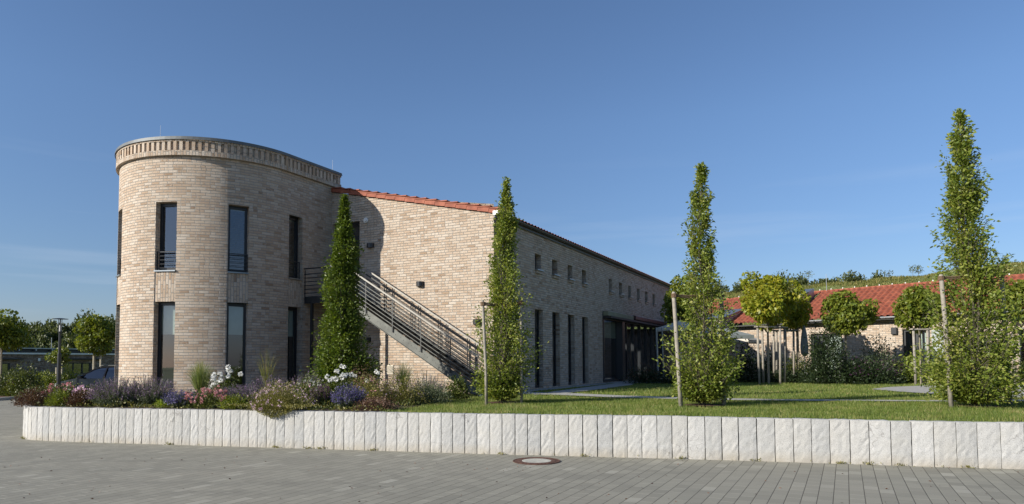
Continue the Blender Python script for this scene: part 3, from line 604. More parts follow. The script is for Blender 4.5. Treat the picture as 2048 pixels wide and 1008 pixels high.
for t in drs:
    fr = MB(); z0, z1 = .78, 3.505; x = -.22
    fr.box(x, x + .06, t - .01, t + .06, z0, z1); fr.box(x, x + .06, t + .64, t + .71, z0, z1); fr.box(x, x + .06, t + .06, t + .64, z1 - .07, z1); fr.box(x, x + .06, t + .06, t + .64, z0, z0 + .1); fr.box(x, x + .05, t + .06, t + .64, 2.85, 2.9)
    w_ = fr.build('tall_window', M['anthracite'], bld); g_ = MB(); g_.add([(x + .03, t + .05, z0 + .05), (x + .03, t + .65, z0 + .05), (x + .03, t + .65, z1 - .05), (x + .03, t + .05, z1 - .05)], [(0, 1, 2, 3)]); g_.build('pane', M['glass'], w_)
for t in upw:
    fr = MB(); z0, z1 = 4.88, 5.44; x = -.24
    fr.box(x, x + .05, t, t + .06, z0, z1); fr.box(x, x + .05, t + .44, t + .5, z0, z1); fr.box(x, x + .05, t + .06, t + .44, z1 - .06, z1); fr.box(x, x + .05, t + .06, t + .44, z0, z0 + .06)
    w_ = fr.build('small_window', M['anthracite'], bld); g_ = MB(); g_.add([(x + .02, t + .05, z0 + .04), (x + .02, t + .45, z0 + .04), (x + .02, t + .45, z1 - .04), (x + .02, t + .05, z1 - .04)], [(0, 1, 2, 3)]); g_.build('pane', M['glass'], w_)
    s_ = MB(); s_.box(-.18, .11, t - .02, t + .54, 4.855, 4.89); s_.build('sill', M['zinc'], bld)
    s_ = MB(); s_.box(.002, .06, t + .02, t + .5, 4.75, 4.852); s_.build('sill_brick', M['brick'], bld)
# landing door in the gable
dr = MB(); y = .12; dr.box(RIDGE + .03, RIDGE + .10, y, y + .06, 3.87, 6.52); dr.box(RIDGE + 1.15, RIDGE + 1.22, y, y + .06, 3.87, 6.52); dr.box(RIDGE + .10, RIDGE + 1.15, y, y + .06, 6.45, 6.52); dr.box(RIDGE + .10, RIDGE + 1.15, y, y + .06, 5.98, 6.04); dr.box(RIDGE + .10, RIDGE + 1.15, y + .02, y + .05, 3.87, 5.98)
door = dr.build('landing_door', M['anthracite'], bld); g_ = MB(); g_.add([(RIDGE + .1, y + .04, 6.04), (RIDGE + 1.15, y + .04, 6.04), (RIDGE + 1.15, y + .04, 6.45), (RIDGE + .1, y + .04, 6.45)], [(0, 1, 2, 3)]); g_.build('pane', M['glass'], door)
h_ = MB(); h_.tube([(RIDGE + .2, y - .05, 4.95), (RIDGE + .35, y - .05, 4.95)], .012, 8); h_.build('handle', M['zinc_light'], door)
# wall lamps on the gable
def wall_lamp(r, z, base=0):
    mb = MB(); n = 12; V = []
    for zz_ in (z - .075, z + .075):
        for k in range(n + 1): a = pi * k / n; V.append((r + .135 * cos(a), -.002 - .15 * sin(a), zz_))
    m_ = n + 1; Fs = [tuple(range(m_)), tuple(range(2 * m_ - 1, m_ - 1, -1))] + [(k, m_ + k, m_ + k + 1, k + 1) for k in range(n)] + [(n, 2 * m_ - 1, m_, 0)]
    mb.add(V, Fs); return mb.build('wall_lamp', M['anthracite'], bld)
for r, z in [(-4.71, 5.62), (-2.69, 4.21), (-.58, 2.92), (-4.82, 2.45), (-.62, 1.3)]: wall_lamp(r, z)
al = MB(); al.tube([(-4.91, -.002, 6.5), (-4.91, -.05, 6.5)], .09, 20); al.tube([(-4.91, -.05, 6.5), (-4.91, -.09, 6.5)], .05, 16); al.build('alarm', M['white'], bld)
vb = MB(); vb.box(-4.02, -3.74, -.03, -.002, 1.30, 1.60)
for k in range(7): vb.box(-4.0 + k * .036, -3.985 + k * .036, -.042, -.03, 1.33, 1.57)
vb.build('vent_grille', simple('beige_vent', (.60, .55, .45), .6, 0, .05, 3), bld)
hs = MB(); hs.tube([(.12, 3.0, 2.0), (.12, 3.0, 1.9)], .06, 10); 
# roof of pantiles: real waves and stepped courses
def tile_roof(mb, r0, z0, r1, z1, t0, t1, per=.25, course=.36, nw=6, amp=.028):
    nt_ = int((t1 - t0) / per * nw); L = sqrt((r1 - r0) ** 2 + (z1 - z0) ** 2); nc = int(L / course) + 1
    ux, uz = (r1 - r0) / L, (z1 - z0) / L; nxn, nzn = -uz, ux
    if nzn < 0: nxn, nzn = -nxn, -nzn
    T = np.linspace(t0, t1, nt_ + 1); wv = amp * (np.abs(np.sin(pi * (T - t0) / per)) ** 1.3 * 1.6 - .4)
    rows = []
    for c in range(nc):
        s0, s1 = c * course, min((c + 1) * course, L)
        rows += [(s0, .030), (s1, .0)]
    V = []
    for (s_, h) in rows:
        for k, t in enumerate(T):
            hh = h + wv[k]; V.append((r0 + ux * s_ + nxn * hh, t, z0 + uz * s_ + nzn * hh))
    m_ = len(T); F2 = []
    for i in range(len(rows) - 1):
        for k in range(m_ - 1): F2.append((i * m_ + k, i * m_ + k + 1, (i + 1) * m_ + k + 1, (i + 1) * m_ + k))
    mb.add(V, F2, UV=[[(0, 0)] * 4] * len(F2))
rf = MB(); tile_roof(rf, .20, ZE + .03, RIDGE, ZR + .14, -.02, LEN + .1)
tile_roof(rf, -13.0, ZE + .03, RIDGE, ZR + .14, 6.2, LEN + .1, nw=2)
rf.build('roof', M['tile'], bld)
us_ = MB(); us_.add([(.16, 0.02, ZE - .0), (RIDGE, 0.02, ZR + .02), (-13, 0.6, ZE - .01), (-13, LEN, ZE - .01), (RIDGE, LEN + .05, ZR + .02), (.16, LEN + .05, ZE - .0)], [(0, 5, 4, 1)]); us_.add([(RIDGE, 6.2, ZR + .02), (RIDGE, LEN + .05, ZR + .02), (-13, LEN + .05, ZE), (-13, 6.2, ZE)], [(0, 1, 2, 3)])
us_.build('roof_underlay', M['gutter'], bld)
# verge tiles on the gable edge, each overlapping the next
vg = MB(); L = sqrt(RIDGE ** 2 + (ZR - ZE) ** 2); nv = 17; st = (L + .25) / nv; sx, sz = -RIDGE / L, (ZE - ZR) / L
for k in range(nv):
    a = np.array([RIDGE, ZR + .015]) + np.array([sx, sz]) * st * k; b = a + np.array([sx, sz]) * (st - .012)
    nrm = np.array([-sz, sx]); a = a + nrm * .0; a = a - nrm * .006; b = b + nrm * .012
    q = [a, b, b + nrm * .135, a + nrm * .115]
    V = [(p[0], -.075, p[1]) for p in q] + [(p[0], -.045, p[1]) for p in q]
    vg.add(V, [(0, 1, 2, 3), (7, 6, 5, 4), (0, 4, 5, 1), (1, 5, 6, 2), (3, 2, 6, 7), (0, 3, 7, 4)])
    q2 = [q[3], q[2] + nrm * .03, q[2] + nrm * .065, q[3] + nrm * .03]; ex = np.array([sx, sz]) * .055; q2 = [q2[0] - nrm * .0, q2[1] + ex, q2[2] + ex, q2[3]]
    V = [(p[0], -.095, p[1]) for p in q2] + [(p[0], .24, p[1]) for p in q2]
    vg.add(V, [(0, 1, 2, 3), (7, 6, 5, 4), (0, 4, 5, 1), (1, 5, 6, 2), (3, 2, 6, 7), (0, 3, 7, 4)])
vg.build('verge_tile_row', M['tile'], bld)
gt = MB(); n = 9; prof = [(.12 + .075 * cos(pi + pi * k / n), ZE + .03 + .075 * sin(pi + pi * k / n)) for k in range(n + 1)]
V = [(x, -.06, z) for x, z in prof] + [(x, LEN + .1, z) for x, z in prof]; m_ = n + 1
gt.add(V, [(k, k + 1, m_ + k + 1, m_ + k) for k in range(n)] + [tuple(range(m_))]); gt.box(.02, .06, -.02, LEN, ZE - .12, ZE + .04)
gt.build('gutter', M['gutter'], bld, smooth=False)
sn = MB(); sn.box(.02, .20, -.10, -.062, ZE - .06, ZE + .07); sn.build('gutter_end', M['white'], bld)
# terrace glazing
gl = MB(); T0, T1, z0, z1 = 10.05, 20.55, .78, 3.92
gl.box(-.16, .03, T0, T1, 3.55, 3.80); gl.box(-.16, .02, T0 + .11, T1 - .11, z0, z0 + .09); gl.box(-.16, .04, T0, T0 + .11, z0, 3.55); gl.box(-.16, .04, T1 - .11, T1, z0, 3.55)
gl.box(-.16, .22, 12.25, 12.65, z0, 3.55)
for t in (13.55, 14.75, 15.95, 17.15, 18.35, 19.5): gl.box(-.14, .02, t, t + .09, z0 + .09, 3.55)
gz_ = gl.build('terrace_glazing', M['anthracite'], bld)
g_ = MB(); g_.add([(-.06, T0 + .1, z0), (-.06, T1 - .1, z0), (-.06, T1 - .1, 3.56), (-.06, T0 + .1, 3.56)], [(0, 1, 2, 3)]); g_.build('pane', M['glass'], gz_)
bl_ = MB(); bl_.box(-.13, -.11, T0 + .2, 12.2, 2.75, 3.5); bl_.build('blind', M['awning'], gz_)
aw = MB(); aw.box(.035, .40, T0 + .02, T1 + .5, 3.60, 3.68); aw.build('canopy_board', simple('brown_canopy', (.035, .030, .028), .6, 0, .2, 3), bld)
aw = MB(); aw.box(.01, .26, T0 + .03, 14.0, 3.70, 3.90); aw.build('awning', M['awning'], bld, bevel=.02)
aw = MB(); aw.box(.01, .36, 14.05, 20.3, 3.72, 3.93); aw.build('awning', M['awning_box'], bld, bevel=.03)
# inside furniture-free interior: back wall to catch a little light
iw = MB(); iw.box(-5.9, -5.8, 9.9, LEN - .4, .78, 6.0); iw.build('inner_wall', M['inner'], bld)
# paving apron under the glazing
poly_sheet('terrace_paving', [bl(.02, 9.7), bl(1.6, 9.7), bl(2.6, 12.0), bl(4.5, 16), bl(5, 24), bl(.02, 24)], GZ - .002, M['path'])
# ------------------------------------------------------------------ external steel stair
st_ = empty('steel_staircase', (P0[0], P0[1], 0), BROT, 'dark steel outdoor staircase with bar railings climbing along the brick gable', 'staircase')
SL = (3.85 - GZ) / 5.22; r0, zt = -4.72, 3.85
def nose(r): return zt - (r - r0) * SL
for t in (-1.30, -.22):
    mb = MB(); rb = .32
    q = [(r0 - .02, nose(r0) - .0), (rb, nose(rb) + .0), (rb, GZ + .03), (rb - .18, GZ + .03), (r0 - .02, nose(r0) - .27)]
    q = [(r0, nose(r0) + .02), (.05, nose(.05) + .02), (.30, GZ + .12), (.30, GZ + .02), (.02, GZ + .02), (r0, nose(r0) - .27)]
    V = [(a, t - .008, b) for a, b in q] + [(a, t + .008, b) for a, b in q]; n = len(q)
    mb.add(V, [tuple(range(n)), tuple(range(2 * n - 1, n - 1, -1))] + [(i, n + i, n + (i + 1) % n, (i + 1) % n) for i in range(n)])
    mb.bar((r0, t - .03, nose(r0) - .262), (.0, t - .03, nose(0) - .262), .055, .012)
    for k in range(17):
        rr = r0 + .18 + k * .29
        for dr_ in (0, .1):
            if rr + dr_ < .1: mb.tube([(rr + dr_, t - .008, nose(rr + dr_) - .10 - dr_ * .2), (rr + dr_, t - .018, nose(rr + dr_) - .10 - dr_ * .2)], .011, 8)
    mb.build('stringer', M['galv'] if t < -1 else M['steel'], st_)
for k in range(17):
    z = zt - (k + 1) * (zt - GZ) / 18; r = r0 + k * .29
    mb = MB(); mb.box(r - .01, r + .28, -1.285, -.235, z - .035, z); mb.box(r + .27, r + .30, -1.285, -.235, z - .10, z + .004); mb.build('tread', M['steel'], st_)
mb = MB(); mb.box(RF + .02, r0, -1.30, -.02, zt - .03, zt); mb.box(RF + .02, r0, -1.31, -1.29, zt - .22, zt + .01); mb.box(r0 - .02, r0, -1.28, -.2, zt - .2, zt - .031)
mb.build('landing', M['steel'], st_)
mb = MB()
for x in (RF + .25, r0 - .2): mb.box(x, x + .08, -1.28, -1.2, GZ, zt - .031)
mb.build('support_post', M['steel'], st_)
def rail(t, posts, name, wall):
    for i, (r, zb) in enumerate(posts):
        mb = MB()
        if wall:
            for d in (-.035, .035): mb.box(r + d - .006, r + d + .006, t - .02, t + .02, zb - .05, zb + .90)
        else: mb.box(r - .018, r + .018, t - .006, t + .006, zb - .1, zb + .88)
        mb.build('railing_post', M['steel'], st_)
    mb = MB()
    for q in range(6):
        h = .12 + q * .125
        mb.bar((r0 + .02, t, zt + h), (.18, t, nose(.18) + h), .02, .02)
        mb.bar((RF + .04 if not wall else r0, t, zt + h), (r0 + .02, t, zt + h), .026, .028, mi=0 if wall else 1)
    mb.build('railing_bar', [M['galv'], M['steel']] if not wall else M['steel'], st_)
    mb = MB(); mb.bar((r0 + .02, t, zt + .93), (.22, t, nose(.22) + .93), .05, .045); o = mb.build('handrail', M['handrail'], st_)
    if not wall: mb = MB(); mb.bar((RF + .03, t, zt + .93), (r0 + .02, t, zt + .93), .05, .04); mb.build('landing_handrail', M['steel'], st_)
    if wall: mb = MB(); mb.bar((r0, t - .03, zt + .78), (.22, t - .03, nose(.22) + .78), .02, .045); mb.build('inner_rail', M['steel'], st_)
rail(-1.34, [(RF + .07, zt), (-5.5, zt), (r0, zt)] + [(x, nose(x)) for x in (-3.82, -2.79, -1.75, -.72, .15)], 'o', False)
rail(-.22, [(x, nose(x)) for x in (-3.92, -2.87, -1.83, -.77, .15)], 'i', True)
mb = MB(); mb.box(.2, .5, -1.3, -.2, GZ - .02, GZ + .05); mb.build('foot_plate', M['kerb'], st_)
# ------------------------------------------------------------------ trees
def ff(a): return np.asarray(a, float)
def column_tree(base, prof, nb, lpb, ls, mat, seed, lean=(0, 0), bark='bark', ntr=4):
    """prof: (z above base, half width). fastigiate hornbeam: steep branches from the stem, leaves along twigs"""
    g = np.random.default_rng(seed); pz = ff([p[0] for p in prof]); pr = ff([p[1] for p in prof]); H = pz[-1]
    wood = MB(); LP = []; LD = []
    def axis(z): return np.stack([lean[0] * (z / H) ** 1.2 + .03 * np.sin(z * 2.1 + seed), lean[1] * (z / H) + .03 * np.cos(z * 1.7), z], -1)
    zs = np.linspace(0, H * .97, 12); wood.tube([axis(z) for z in zs], list(np.interp(zs, [0, H], [.055, .006])), 7)
    for k in range(ntr):
        a = g.uniform(0, 2 * pi); zz_ = np.linspace(.05, H * g.uniform(.35, .65), 7)
        wood.tube([axis(z) + np.array([cos(a), sin(a), 0]) * .28 * min(np.interp(z, pz, pr), .6) * (z / .8 if z < .8 else 1) for z in zz_], list(np.linspace(.028, .008, 7)), 5)
    ph = g.uniform(0, 6, 8)
    for b in range(nb):
        zt_ = np.interp(g.uniform(0, 1), np.cumsum(pr ** .8) / np.sum(pr ** .8), pz) if g.uniform() < .6 else g.uniform(.15, H)
        a = g.uniform(0, 2 * pi)
        lump = 1 + .16 * sin(2 * a + ph[0] + zt_ * 2.1) + .16 * sin(zt_ * 4.3 + ph[1] + a) + .12 * sin(zt_ * 9 + ph[2] - 2 * a)
        Rr_ = np.interp(zt_, pz, pr) * lump * g.uniform(.58, 1.04)
        z_s = max(.12, zt_ - Rr_ * g.uniform(1.0, 2.2) - .15); dv = np.array([cos(a), sin(a), 0])
        P_a = axis(z_s); P_b = axis(zt_) + dv * Rr_; c = axis((z_s + zt_) / 2) + dv * Rr_ * .65
        tt = np.linspace(0, 1, 6)[:, None]; cur = (1 - tt) ** 2 * P_a + 2 * tt * (1 - tt) * c + tt ** 2 * P_b
        if b % 2 == 0: wood.tube(cur, list(np.linspace(.011, .003, 6)), 4, cap=False)
        n = max(4, int(lpb * g.uniform(.6, 1.3))); t_ = g.uniform(.3, 1.05, n)[:, None]
        pp = (1 - t_) ** 2 * P_a + 2 * t_ * (1 - t_) * c + t_ ** 2 * P_b
        tang = unit(2 * (1 - t_) * (c - P_a) + 2 * t_ * (P_b - c)); sc = .028 + .075 * Rr_
        pp = pp + g.normal(size=(n, 3)) * sc * np.array([1, 1, 1.0]); dd = tang * .5 + dv * .5 + g.normal(size=(n, 3)) * .55 + np.array([0, 0, -.05])
        LP.append(pp); LD.append(dd)
    # leader tip
    n = 60; zt_ = g.uniform(H * .9, H * 1.0, n); pp = axis(zt_) + g.normal(size=(n, 3)) * .035; LP.append(pp); LD.append(g.normal(size=(n, 3)) * .6 + np.array([0, 0, 1.]))
    P_ = np.concatenate(LP); D_ = np.concatenate(LD); keep = P_[:, 2] > .1; P_ = P_[keep]; D_ = D_[keep]
    ln = ls * g.uniform(.65, 1.2, len(P_)); V, T = leaves(P_, D_, ln, ln * .5, fold=.12, droop=.12)
    return wood, fastmesh('crown', V, T, mat)
def put_tree(name, base, wood, crown, label, cat='tree', group=None, rz=0, bark='bark'):
    o = empty(name, tuple(base), rz, label, cat, group); wood.build('trunk', M[bark], o); link('crown', crown, o); return o
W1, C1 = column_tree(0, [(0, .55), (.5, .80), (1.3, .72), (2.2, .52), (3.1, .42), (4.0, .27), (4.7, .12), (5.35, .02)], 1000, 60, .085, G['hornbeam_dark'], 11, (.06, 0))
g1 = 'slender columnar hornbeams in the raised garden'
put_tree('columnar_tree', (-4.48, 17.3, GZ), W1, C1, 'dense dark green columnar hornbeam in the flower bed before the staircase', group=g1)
W2, C2 = column_tree(0, [(0, .12), (.35, .62), (1.0, .72), (1.8, .58), (2.6, .45), (3.3, .34), (3.9, .27), (4.5, .17), (4.9, .08), (5.25, .02)], 520, 46, .074, G['hornbeam'], 23, (.05, 0))
T2 = gz(1008, 805, GZ); put_tree('columnar_tree', T2, W2, C2, 'slim columnar hornbeam standing at the brick corner of the hall', group=g1)
W3, C3 = column_tree(0, [(0, .12), (.3, .62), (.9, .76), (1.5, .68), (2.3, .50), (3.0, .36), (3.8, .27), (4.5, .19), (4.9, .10), (5.22, .03)], 470, 44, .078, G['hornbeam'], 35, (.0, 0))
T3 = gz(1408, 810, GZ); put_tree('columnar_tree', T3, W3, C3, 'airy columnar hornbeam between two posts right of the hall entrance', group=g1)
W4, C4 = column_tree(0, [(0, .15), (.3, .88), (.9, 1.04), (1.7, .92), (2.3, .70), (3.0, .50), (3.8, .42), (4.6, .36), (5.2, .27), (5.7, .17), (6.15, .02)], 660, 48, .082, G['hornbeam'], 47, (-.19, 0))
T4 = gz(1955, 812, GZ); put_tree('columnar_tree', T4, W4, C4, 'tallest columnar hornbeam, rightmost, before the tiled house', group=g1)
tt_ = empty('columnar_tree', (-17.2, 1.9, 0), 0, 'added columnar hornbeam out of view on the left, casting a shadow onto the street', 'tree', None)  # unseen tree, added so its shadow tip falls on the near left paving
W5 = MB(); W5.tube([(0, 0, 0), (0, 0, 5)], [.06, .02], 6); W5.build('trunk', M['bark'], tt_); link('crown', C2, tt_)
# mulch rings under three of them
for i, Tn in enumerate((T2, T3, T4)):
    n = 22; pts = [(Tn[0] + cos(2 * pi * k / n) * (.42 + .05 * sin(k * 2.3)), Tn[1] + sin(2 * pi * k / n) * (.42 + .05 * cos(k * 1.9))) for k in range(n)]
    poly_sheet('mulch_ring', pts, GZ + .004, M['mulch'])
# stake pairs with rope
def stake_pair(pa, pb, topa, topb, h, tree, label):
    A = gz(*pa, GZ); B = gz(*pb, GZ); o = empty('tree_stakes', (A[0], A[1], GZ), 0, label, 'tree stakes', 'pairs of round wooden stakes tied to the hornbeams')
    tops = []
    for P_, px in ((A, topa), (B, topb)):
        Tq = at(px[0], px[1], P_[1] + .03); l = Tq - A + np.array([0, 0, 0]); q = P_ - A; h_ = Tq[2] - GZ
        pts = [(q[0], q[1], -.05)] + [tuple(q[:2] * (1 - f) + l[:2] * f + rs.normal(size=2) * .006) + (h_ * f,) for f in (.33, .66, .985)] + [(l[0], l[1], h_)]
        mb = MB(); mb.tube(pts, [v * (.045 if A[0] > .5 else .034) / .045 for v in (.047, .045, .044, .043, .036)], 12); mb.build('post', M['wood'], o, smooth=True); tops.append(np.array([l[0], l[1], h_]))
    tc = np.array([tree[0] - A[0], tree[1] - A[1], (tops[0][2] + tops[1][2]) / 2 - .1])
    mb = MB()
    for k, tp_ in enumerate(tops):
        a = tp_ - np.array([0, 0, .09])
        for dz in (0, .035): mb.tube([a + (0, 0, dz), (a * .5 + tc * .5) + (0, 0, dz - .02), tc + (0, 0, dz)], .016, 6)
        for dz in (-.02, .0, .02, .045):
            mb.tube([a + np.array([cos(q) * .052, sin(q) * .052, dz]) for q in np.linspace(0, 2 * pi, 11)], .012, 5, cap=False)
    mb.build('rope', M['rope'], o)
stake_pair((973, 808), (1043, 806), (966, 601), (1042, 599), 2, T2, 'two grey stakes roped to the hornbeam at the hall corner')
stake_pair((1362, 812), (1448, 810), (1348, 584), (1443, 583), 2, T3, 'two grey stakes roped to the airy hornbeam right of the entrance')
stake_pair((1903, 813), (2020, 808), (1882, 549), (2002, 543), 2, T4, 'two thick grey stakes roped to the tallest hornbeam')
# round-headed maples
def round_crown(rx, rz_, n, ls, mat, seed, name='crown', lumps=26, flat=.0):
    g = np.random.default_rng(seed); P_ = []; D_ = []
    cs = unit(g.normal(size=(lumps, 3))) * g.uniform(.35, .80, (lumps, 1)); cr = g.uniform(.24, .42, lumps)
    cs *= g.uniform(.85, 1.22, (lumps, 1)); cs[:, 2] *= .95; wgt = cr ** 2 / np.sum(cr ** 2)
    idx = g.choice(lumps, n, p=wgt); d = unit(g.normal(size=(n, 3))); rr = cr[idx] * g.uniform(.55, 1.08, n) ** .5
    P_ = cs[idx] + d * rr[:, None]; P_ += g.normal(size=(n, 3)) * .02
    D_ = d * .7 + g.normal(size=(n, 3)) * .5 + np.array([0, 0, -.25])
    P_ = P_ * np.array([rx, rx, rz_]); ln = ls * g.uniform(.6, 1.25, n)
    V, T = leaves(P_, D_, ln, ln * .85, fold=.15, droop=.2); return fastmesh(name, V, T, mat)
def limbs(H, rx, rz_, seed, r=.05):
    g = np.random.default_rng(seed); mb = MB(); zc = H
    mb.tube([(0, 0, -.05), (.01, .01, zc * .5), (0, 0, zc - rz_ * .3), (0, 0, zc + rz_ * .5)], [r, r * .85, r * .7, r * .2], 8)
    for k in range(9):
        a = g.uniform(0, 2 * pi); z0_ = zc - rz_ * g.uniform(.5, .9); e_ = np.array([cos(a) * rx * .7, sin(a) * rx * .7, zc + rz_ * g.uniform(-.3, .6)])
        mb.tube([(0, 0, z0_), tuple(e_ * .5 + np.array([0, 0, z0_ * .5 - .05])), tuple(e_)], [r * .4, r * .3, r * .1], 5)
    return mb
def maple(px, Y, ytop, ybot, halfw, mat, seed, label, n=3800, ls=.13, group='round headed maples beside the houses', gzv=GZ, name='maple_tree'):
    c = at(px, (ytop + ybot) / 2, Y); top = at(px, ytop, Y)[2]; bot = at(px, ybot, Y)[2]; rx = halfw * Y / FPX; rz_ = (top - bot) / 2
    o = empty(name, (c[0], c[1], gzv), 0, label, 'tree', group)
    limbs(c[2] - gzv, rx, rz_, seed).build('trunk', M['bark_pale'], o)
    link('crown', round_crown(rx, rz_, n, ls, G[mat], seed), o, loc=(0, 0, c[2] - gzv)); return o
maple(1534, 27.5, 541, 664, 62, 'maple_yellow', 101, 'bright yellow green maple with round crown over the post frame', n=6500, ls=.14)
maple(1594, 29.5, 570, 668, 36, 'maple_yellow', 102, 'smaller yellowish maple tucked behind the bright yellow green one', n=3500)
maple(1690, 27.0, 585, 668, 54, 'maple', 103, 'green maple with dark shrub at its foot before the tiled roof', n=5200)
maple(1838, 25.5, 569, 664, 48, 'maple', 104, 'green maple in front of the tiled house, left of the tallest hornbeam', n=5200)
maple(2052, 26.5, 556, 655, 44, 'maple', 105, 'green maple cut by the right edge of the picture', n=4600)
maple(1362, 31, 553, 662, 40, 'maple', 106, 'green maple half hidden at the far end of the hall', n=5200, ls=.13)
maple(4, 33, 622, 704, 46, 'maple', 107, 'maple cut by the left edge of the picture', n=5600, ls=.15, group='maples by the car park', gzv=.1)
maple(-60, 36, 632, 720, 60, 'maple', 108, 'maple outside the left edge of the picture', n=2500, ls=.17, group='maples by the car park', gzv=.1)
maple(190, 42, 634, 706, 42, 'maple', 109, 'maple beside the tower above the parked car', n=4600, ls=.17, group='maples by the car park', gzv=.1)
maple(122, 46, 690, 733, 20, 'maple', 110, 'small young maple directly behind the street lamp', n=1300, ls=.14, group='maples by the car park', gzv=.1)
def plank_frame(cx, Y, px, ytop, ybase, label, top=True):
    A = at(px[0], ybase, Y); o = empty('tree_support_frame', (A[0], A[1], GZ), 0, label, 'tree support', 'wooden support frames around the maples')
    h = at(px[0], ytop, Y)[2] - GZ; ps = []
    for i, x in enumerate(px):
        y_ = Y + (i % 2) * .75 * (1 if top else .5); q = at(x, 700, y_); p = (q[0] - A[0], q[1] - A[1]); ps.append(p)
        mb = MB(); mb.tube([(p[0] + rs.uniform(-.05, .05), p[1], -.05), (p[0], p[1], h)], [.05, .045], 10); mb.build('post', M['wood'], o, smooth=True)
    mb = MB(); n = len(ps)
    order = sorted(range(n), key=lambda i: atan2(ps[i][1] - sum(p[1] for p in ps) / n, ps[i][0] - sum(p[0] for p in ps) / n))
    for a, b in zip(order, order[1:] + order[:1]):
        d = np.array(ps[b]) - np.array(ps[a]); d = d / np.linalg.norm(d) * .13
        mb.bar((ps[a][0] - d[0], ps[a][1] - d[1], h + .03 + .002 * a), (ps[b][0] + d[0], ps[b][1] + d[1], h + .03 + .002 * a), .09, .05)
    mb.build('plank', M['wood'], o)
plank_frame(1540, 27.2, [1516, 1525, 1561, 1570], 655, 765, 'four post wooden frame with planks under the bright yellow green maple')
plank_frame(1594, 28.8, [1548, 1554, 1588, 1595], 662, 762, 'four post wooden frame just right of the frame under the bright maple')
plank_frame(1838, 25.2, [1828, 1848, 1856], 660, 750, 'wooden post frame under the maple left of the tallest hornbeam', False)
plank_frame(2030, 26.2, [2026, 2040, 2062], 658, 750, 'wooden post frame under the maple at the right edge', False)
for cx, Y, px, yt, yb, lb in [(190, 41.8, [188, 202], 700, 745, 'two posts of the maple beside the tower above the car'), (120, 45.6, [113, 124], 735, 775, 'two short posts around the small young maple behind the street lamp')]:
    A = at(px[0], yb, Y); o = empty('tree_posts', (A[0], A[1], .1), 0, lb, 'tree posts')
    for x in px:
        p = at(x, yt, Y); mb = MB(); mb.tube([(p[0] - A[0], 0, -.05), (p[0] - A[0], 0, p[2] - .1)], .055, 8); mb.build('post', simple('pale_wood', (.42, .38, .28), .8, 0, .2, 6), o)
# ------------------------------------------------------------------ perennials and shrubs
def shrub_mesh(w, d, h, n, ls, mat, seed, asp=.5, dens=.45, name='foliage', up=.2):
    g = np.random.default_rng(seed); dr = unit(g.normal(size=(n, 3))); dr[:, 2] = np.abs(dr[:, 2]); a = np.arctan2(dr[:, 1], dr[:, 0])
    lump = 1 + .16 * np.sin(3 * a + seed) + .12 * np.sin(7 * a + 5 * dr[:, 2] + seed * 2) + .1 * np.sin(11 * dr[:, 2] + 4 * a)
    r = g.uniform(0, 1, n) ** dens * lump
    P_ = dr * r[:, None] * np.array([w / 2, d / 2, h]); P_[:, 2] += .02; P_ += g.normal(size=(n, 3)) * .02
    D_ = dr + g.normal(size=(n, 3)) * .6 + np.array([0, 0, up]); ln = ls * g.uniform(.6, 1.25, n)
    V, T = leaves(P_, D_, ln, ln * asp, fold=.15); return fastmesh(name, V, T, mat), P_, dr, r
def spikes(w, d, h, n, leafmat, flmat, seed, frac=.42, lean=(0, 0), dots=12, fs=.019, spread=.45):
    g = np.random.default_rng(seed); a = g.uniform(0, 2 * pi, n); rr = np.sqrt(g.uniform(0, 1, n))
    B = np.stack([np.cos(a) * rr * w / 2 * .5, np.sin(a) * rr * d / 2 * .5, np.zeros(n)], 1)
    hh = h * g.uniform(.5, 1.12, n) * (1 - .35 * rr ** 2)
    T_ = np.stack([np.cos(a) * rr * w / 2 + lean[0] * hh, np.sin(a) * rr * d / 2 + lean[1] * hh, hh], 1) + g.normal(size=(n, 3)) * .02
    ctrl = (B + T_) / 2 + np.array([0, 0, 1]) * (hh * .12)[:, None]
    def cur(t): t = t[..., None]; return (1 - t) ** 2 * B[:, None] + 2 * t * (1 - t) * ctrl[:, None] + t ** 2 * T_[:, None]
    # stems as thin blades
    ts = np.broadcast_to(np.linspace(0, 1, 5), (n, 5)); Pc = cur(ts); side = np.stack([-np.sin(a), np.cos(a), 0 * a], 1)[:, None] * .0022
    side = unit(g.normal(size=(n, 3)) * np.array([1, 1, .1]))[:, None] * .003
    V = np.stack([Pc - side, Pc + side], 2).reshape(-1, 3); b = (np.arange(n) * 10)[:, None]
    Q = np.concatenate([b + np.array([2 * i, 2 * i + 1, 2 * i + 3, 2 * i + 2]) for i in range(4)], 1).reshape(-1, 4)
    Tq = np.concatenate([Q[:, [0, 1, 2]], Q[:, [0, 2, 3]]]); Vs = V
    # leaves on the lower part
    k = 16; t = g.uniform(.05, 1 - frac + .05, (n, k)); P_ = cur(t).reshape(-1, 3); D_ = g.normal(size=P_.shape) + np.array([0, 0, .6]); ln = .045 * g.uniform(.6, 1.3, len(P_))
    Vl, Tl = leaves(P_ + g.normal(size=P_.shape) * .012, D_, ln, ln * .35); Vall = np.concatenate([Vs, Vl]); Tall = np.concatenate([Tq, Tl + len(Vs)])
    fo = fastmesh('foliage', Vall, Tall, leafmat)
    t = g.uniform(1 - frac, 1.0, (n, dots)); P_ = cur(t).reshape(-1, 3) + g.normal(size=(n * dots, 3)) * .007; D_ = g.normal(size=P_.shape) + np.array([0, 0, .5])
    ln = fs * g.uniform(.6, 1.3, len(P_)); Vf, Tf = leaves(P_, D_, ln, ln * .75); fl_ = fastmesh('flowers', Vf, Tf, flmat); return fo, fl_
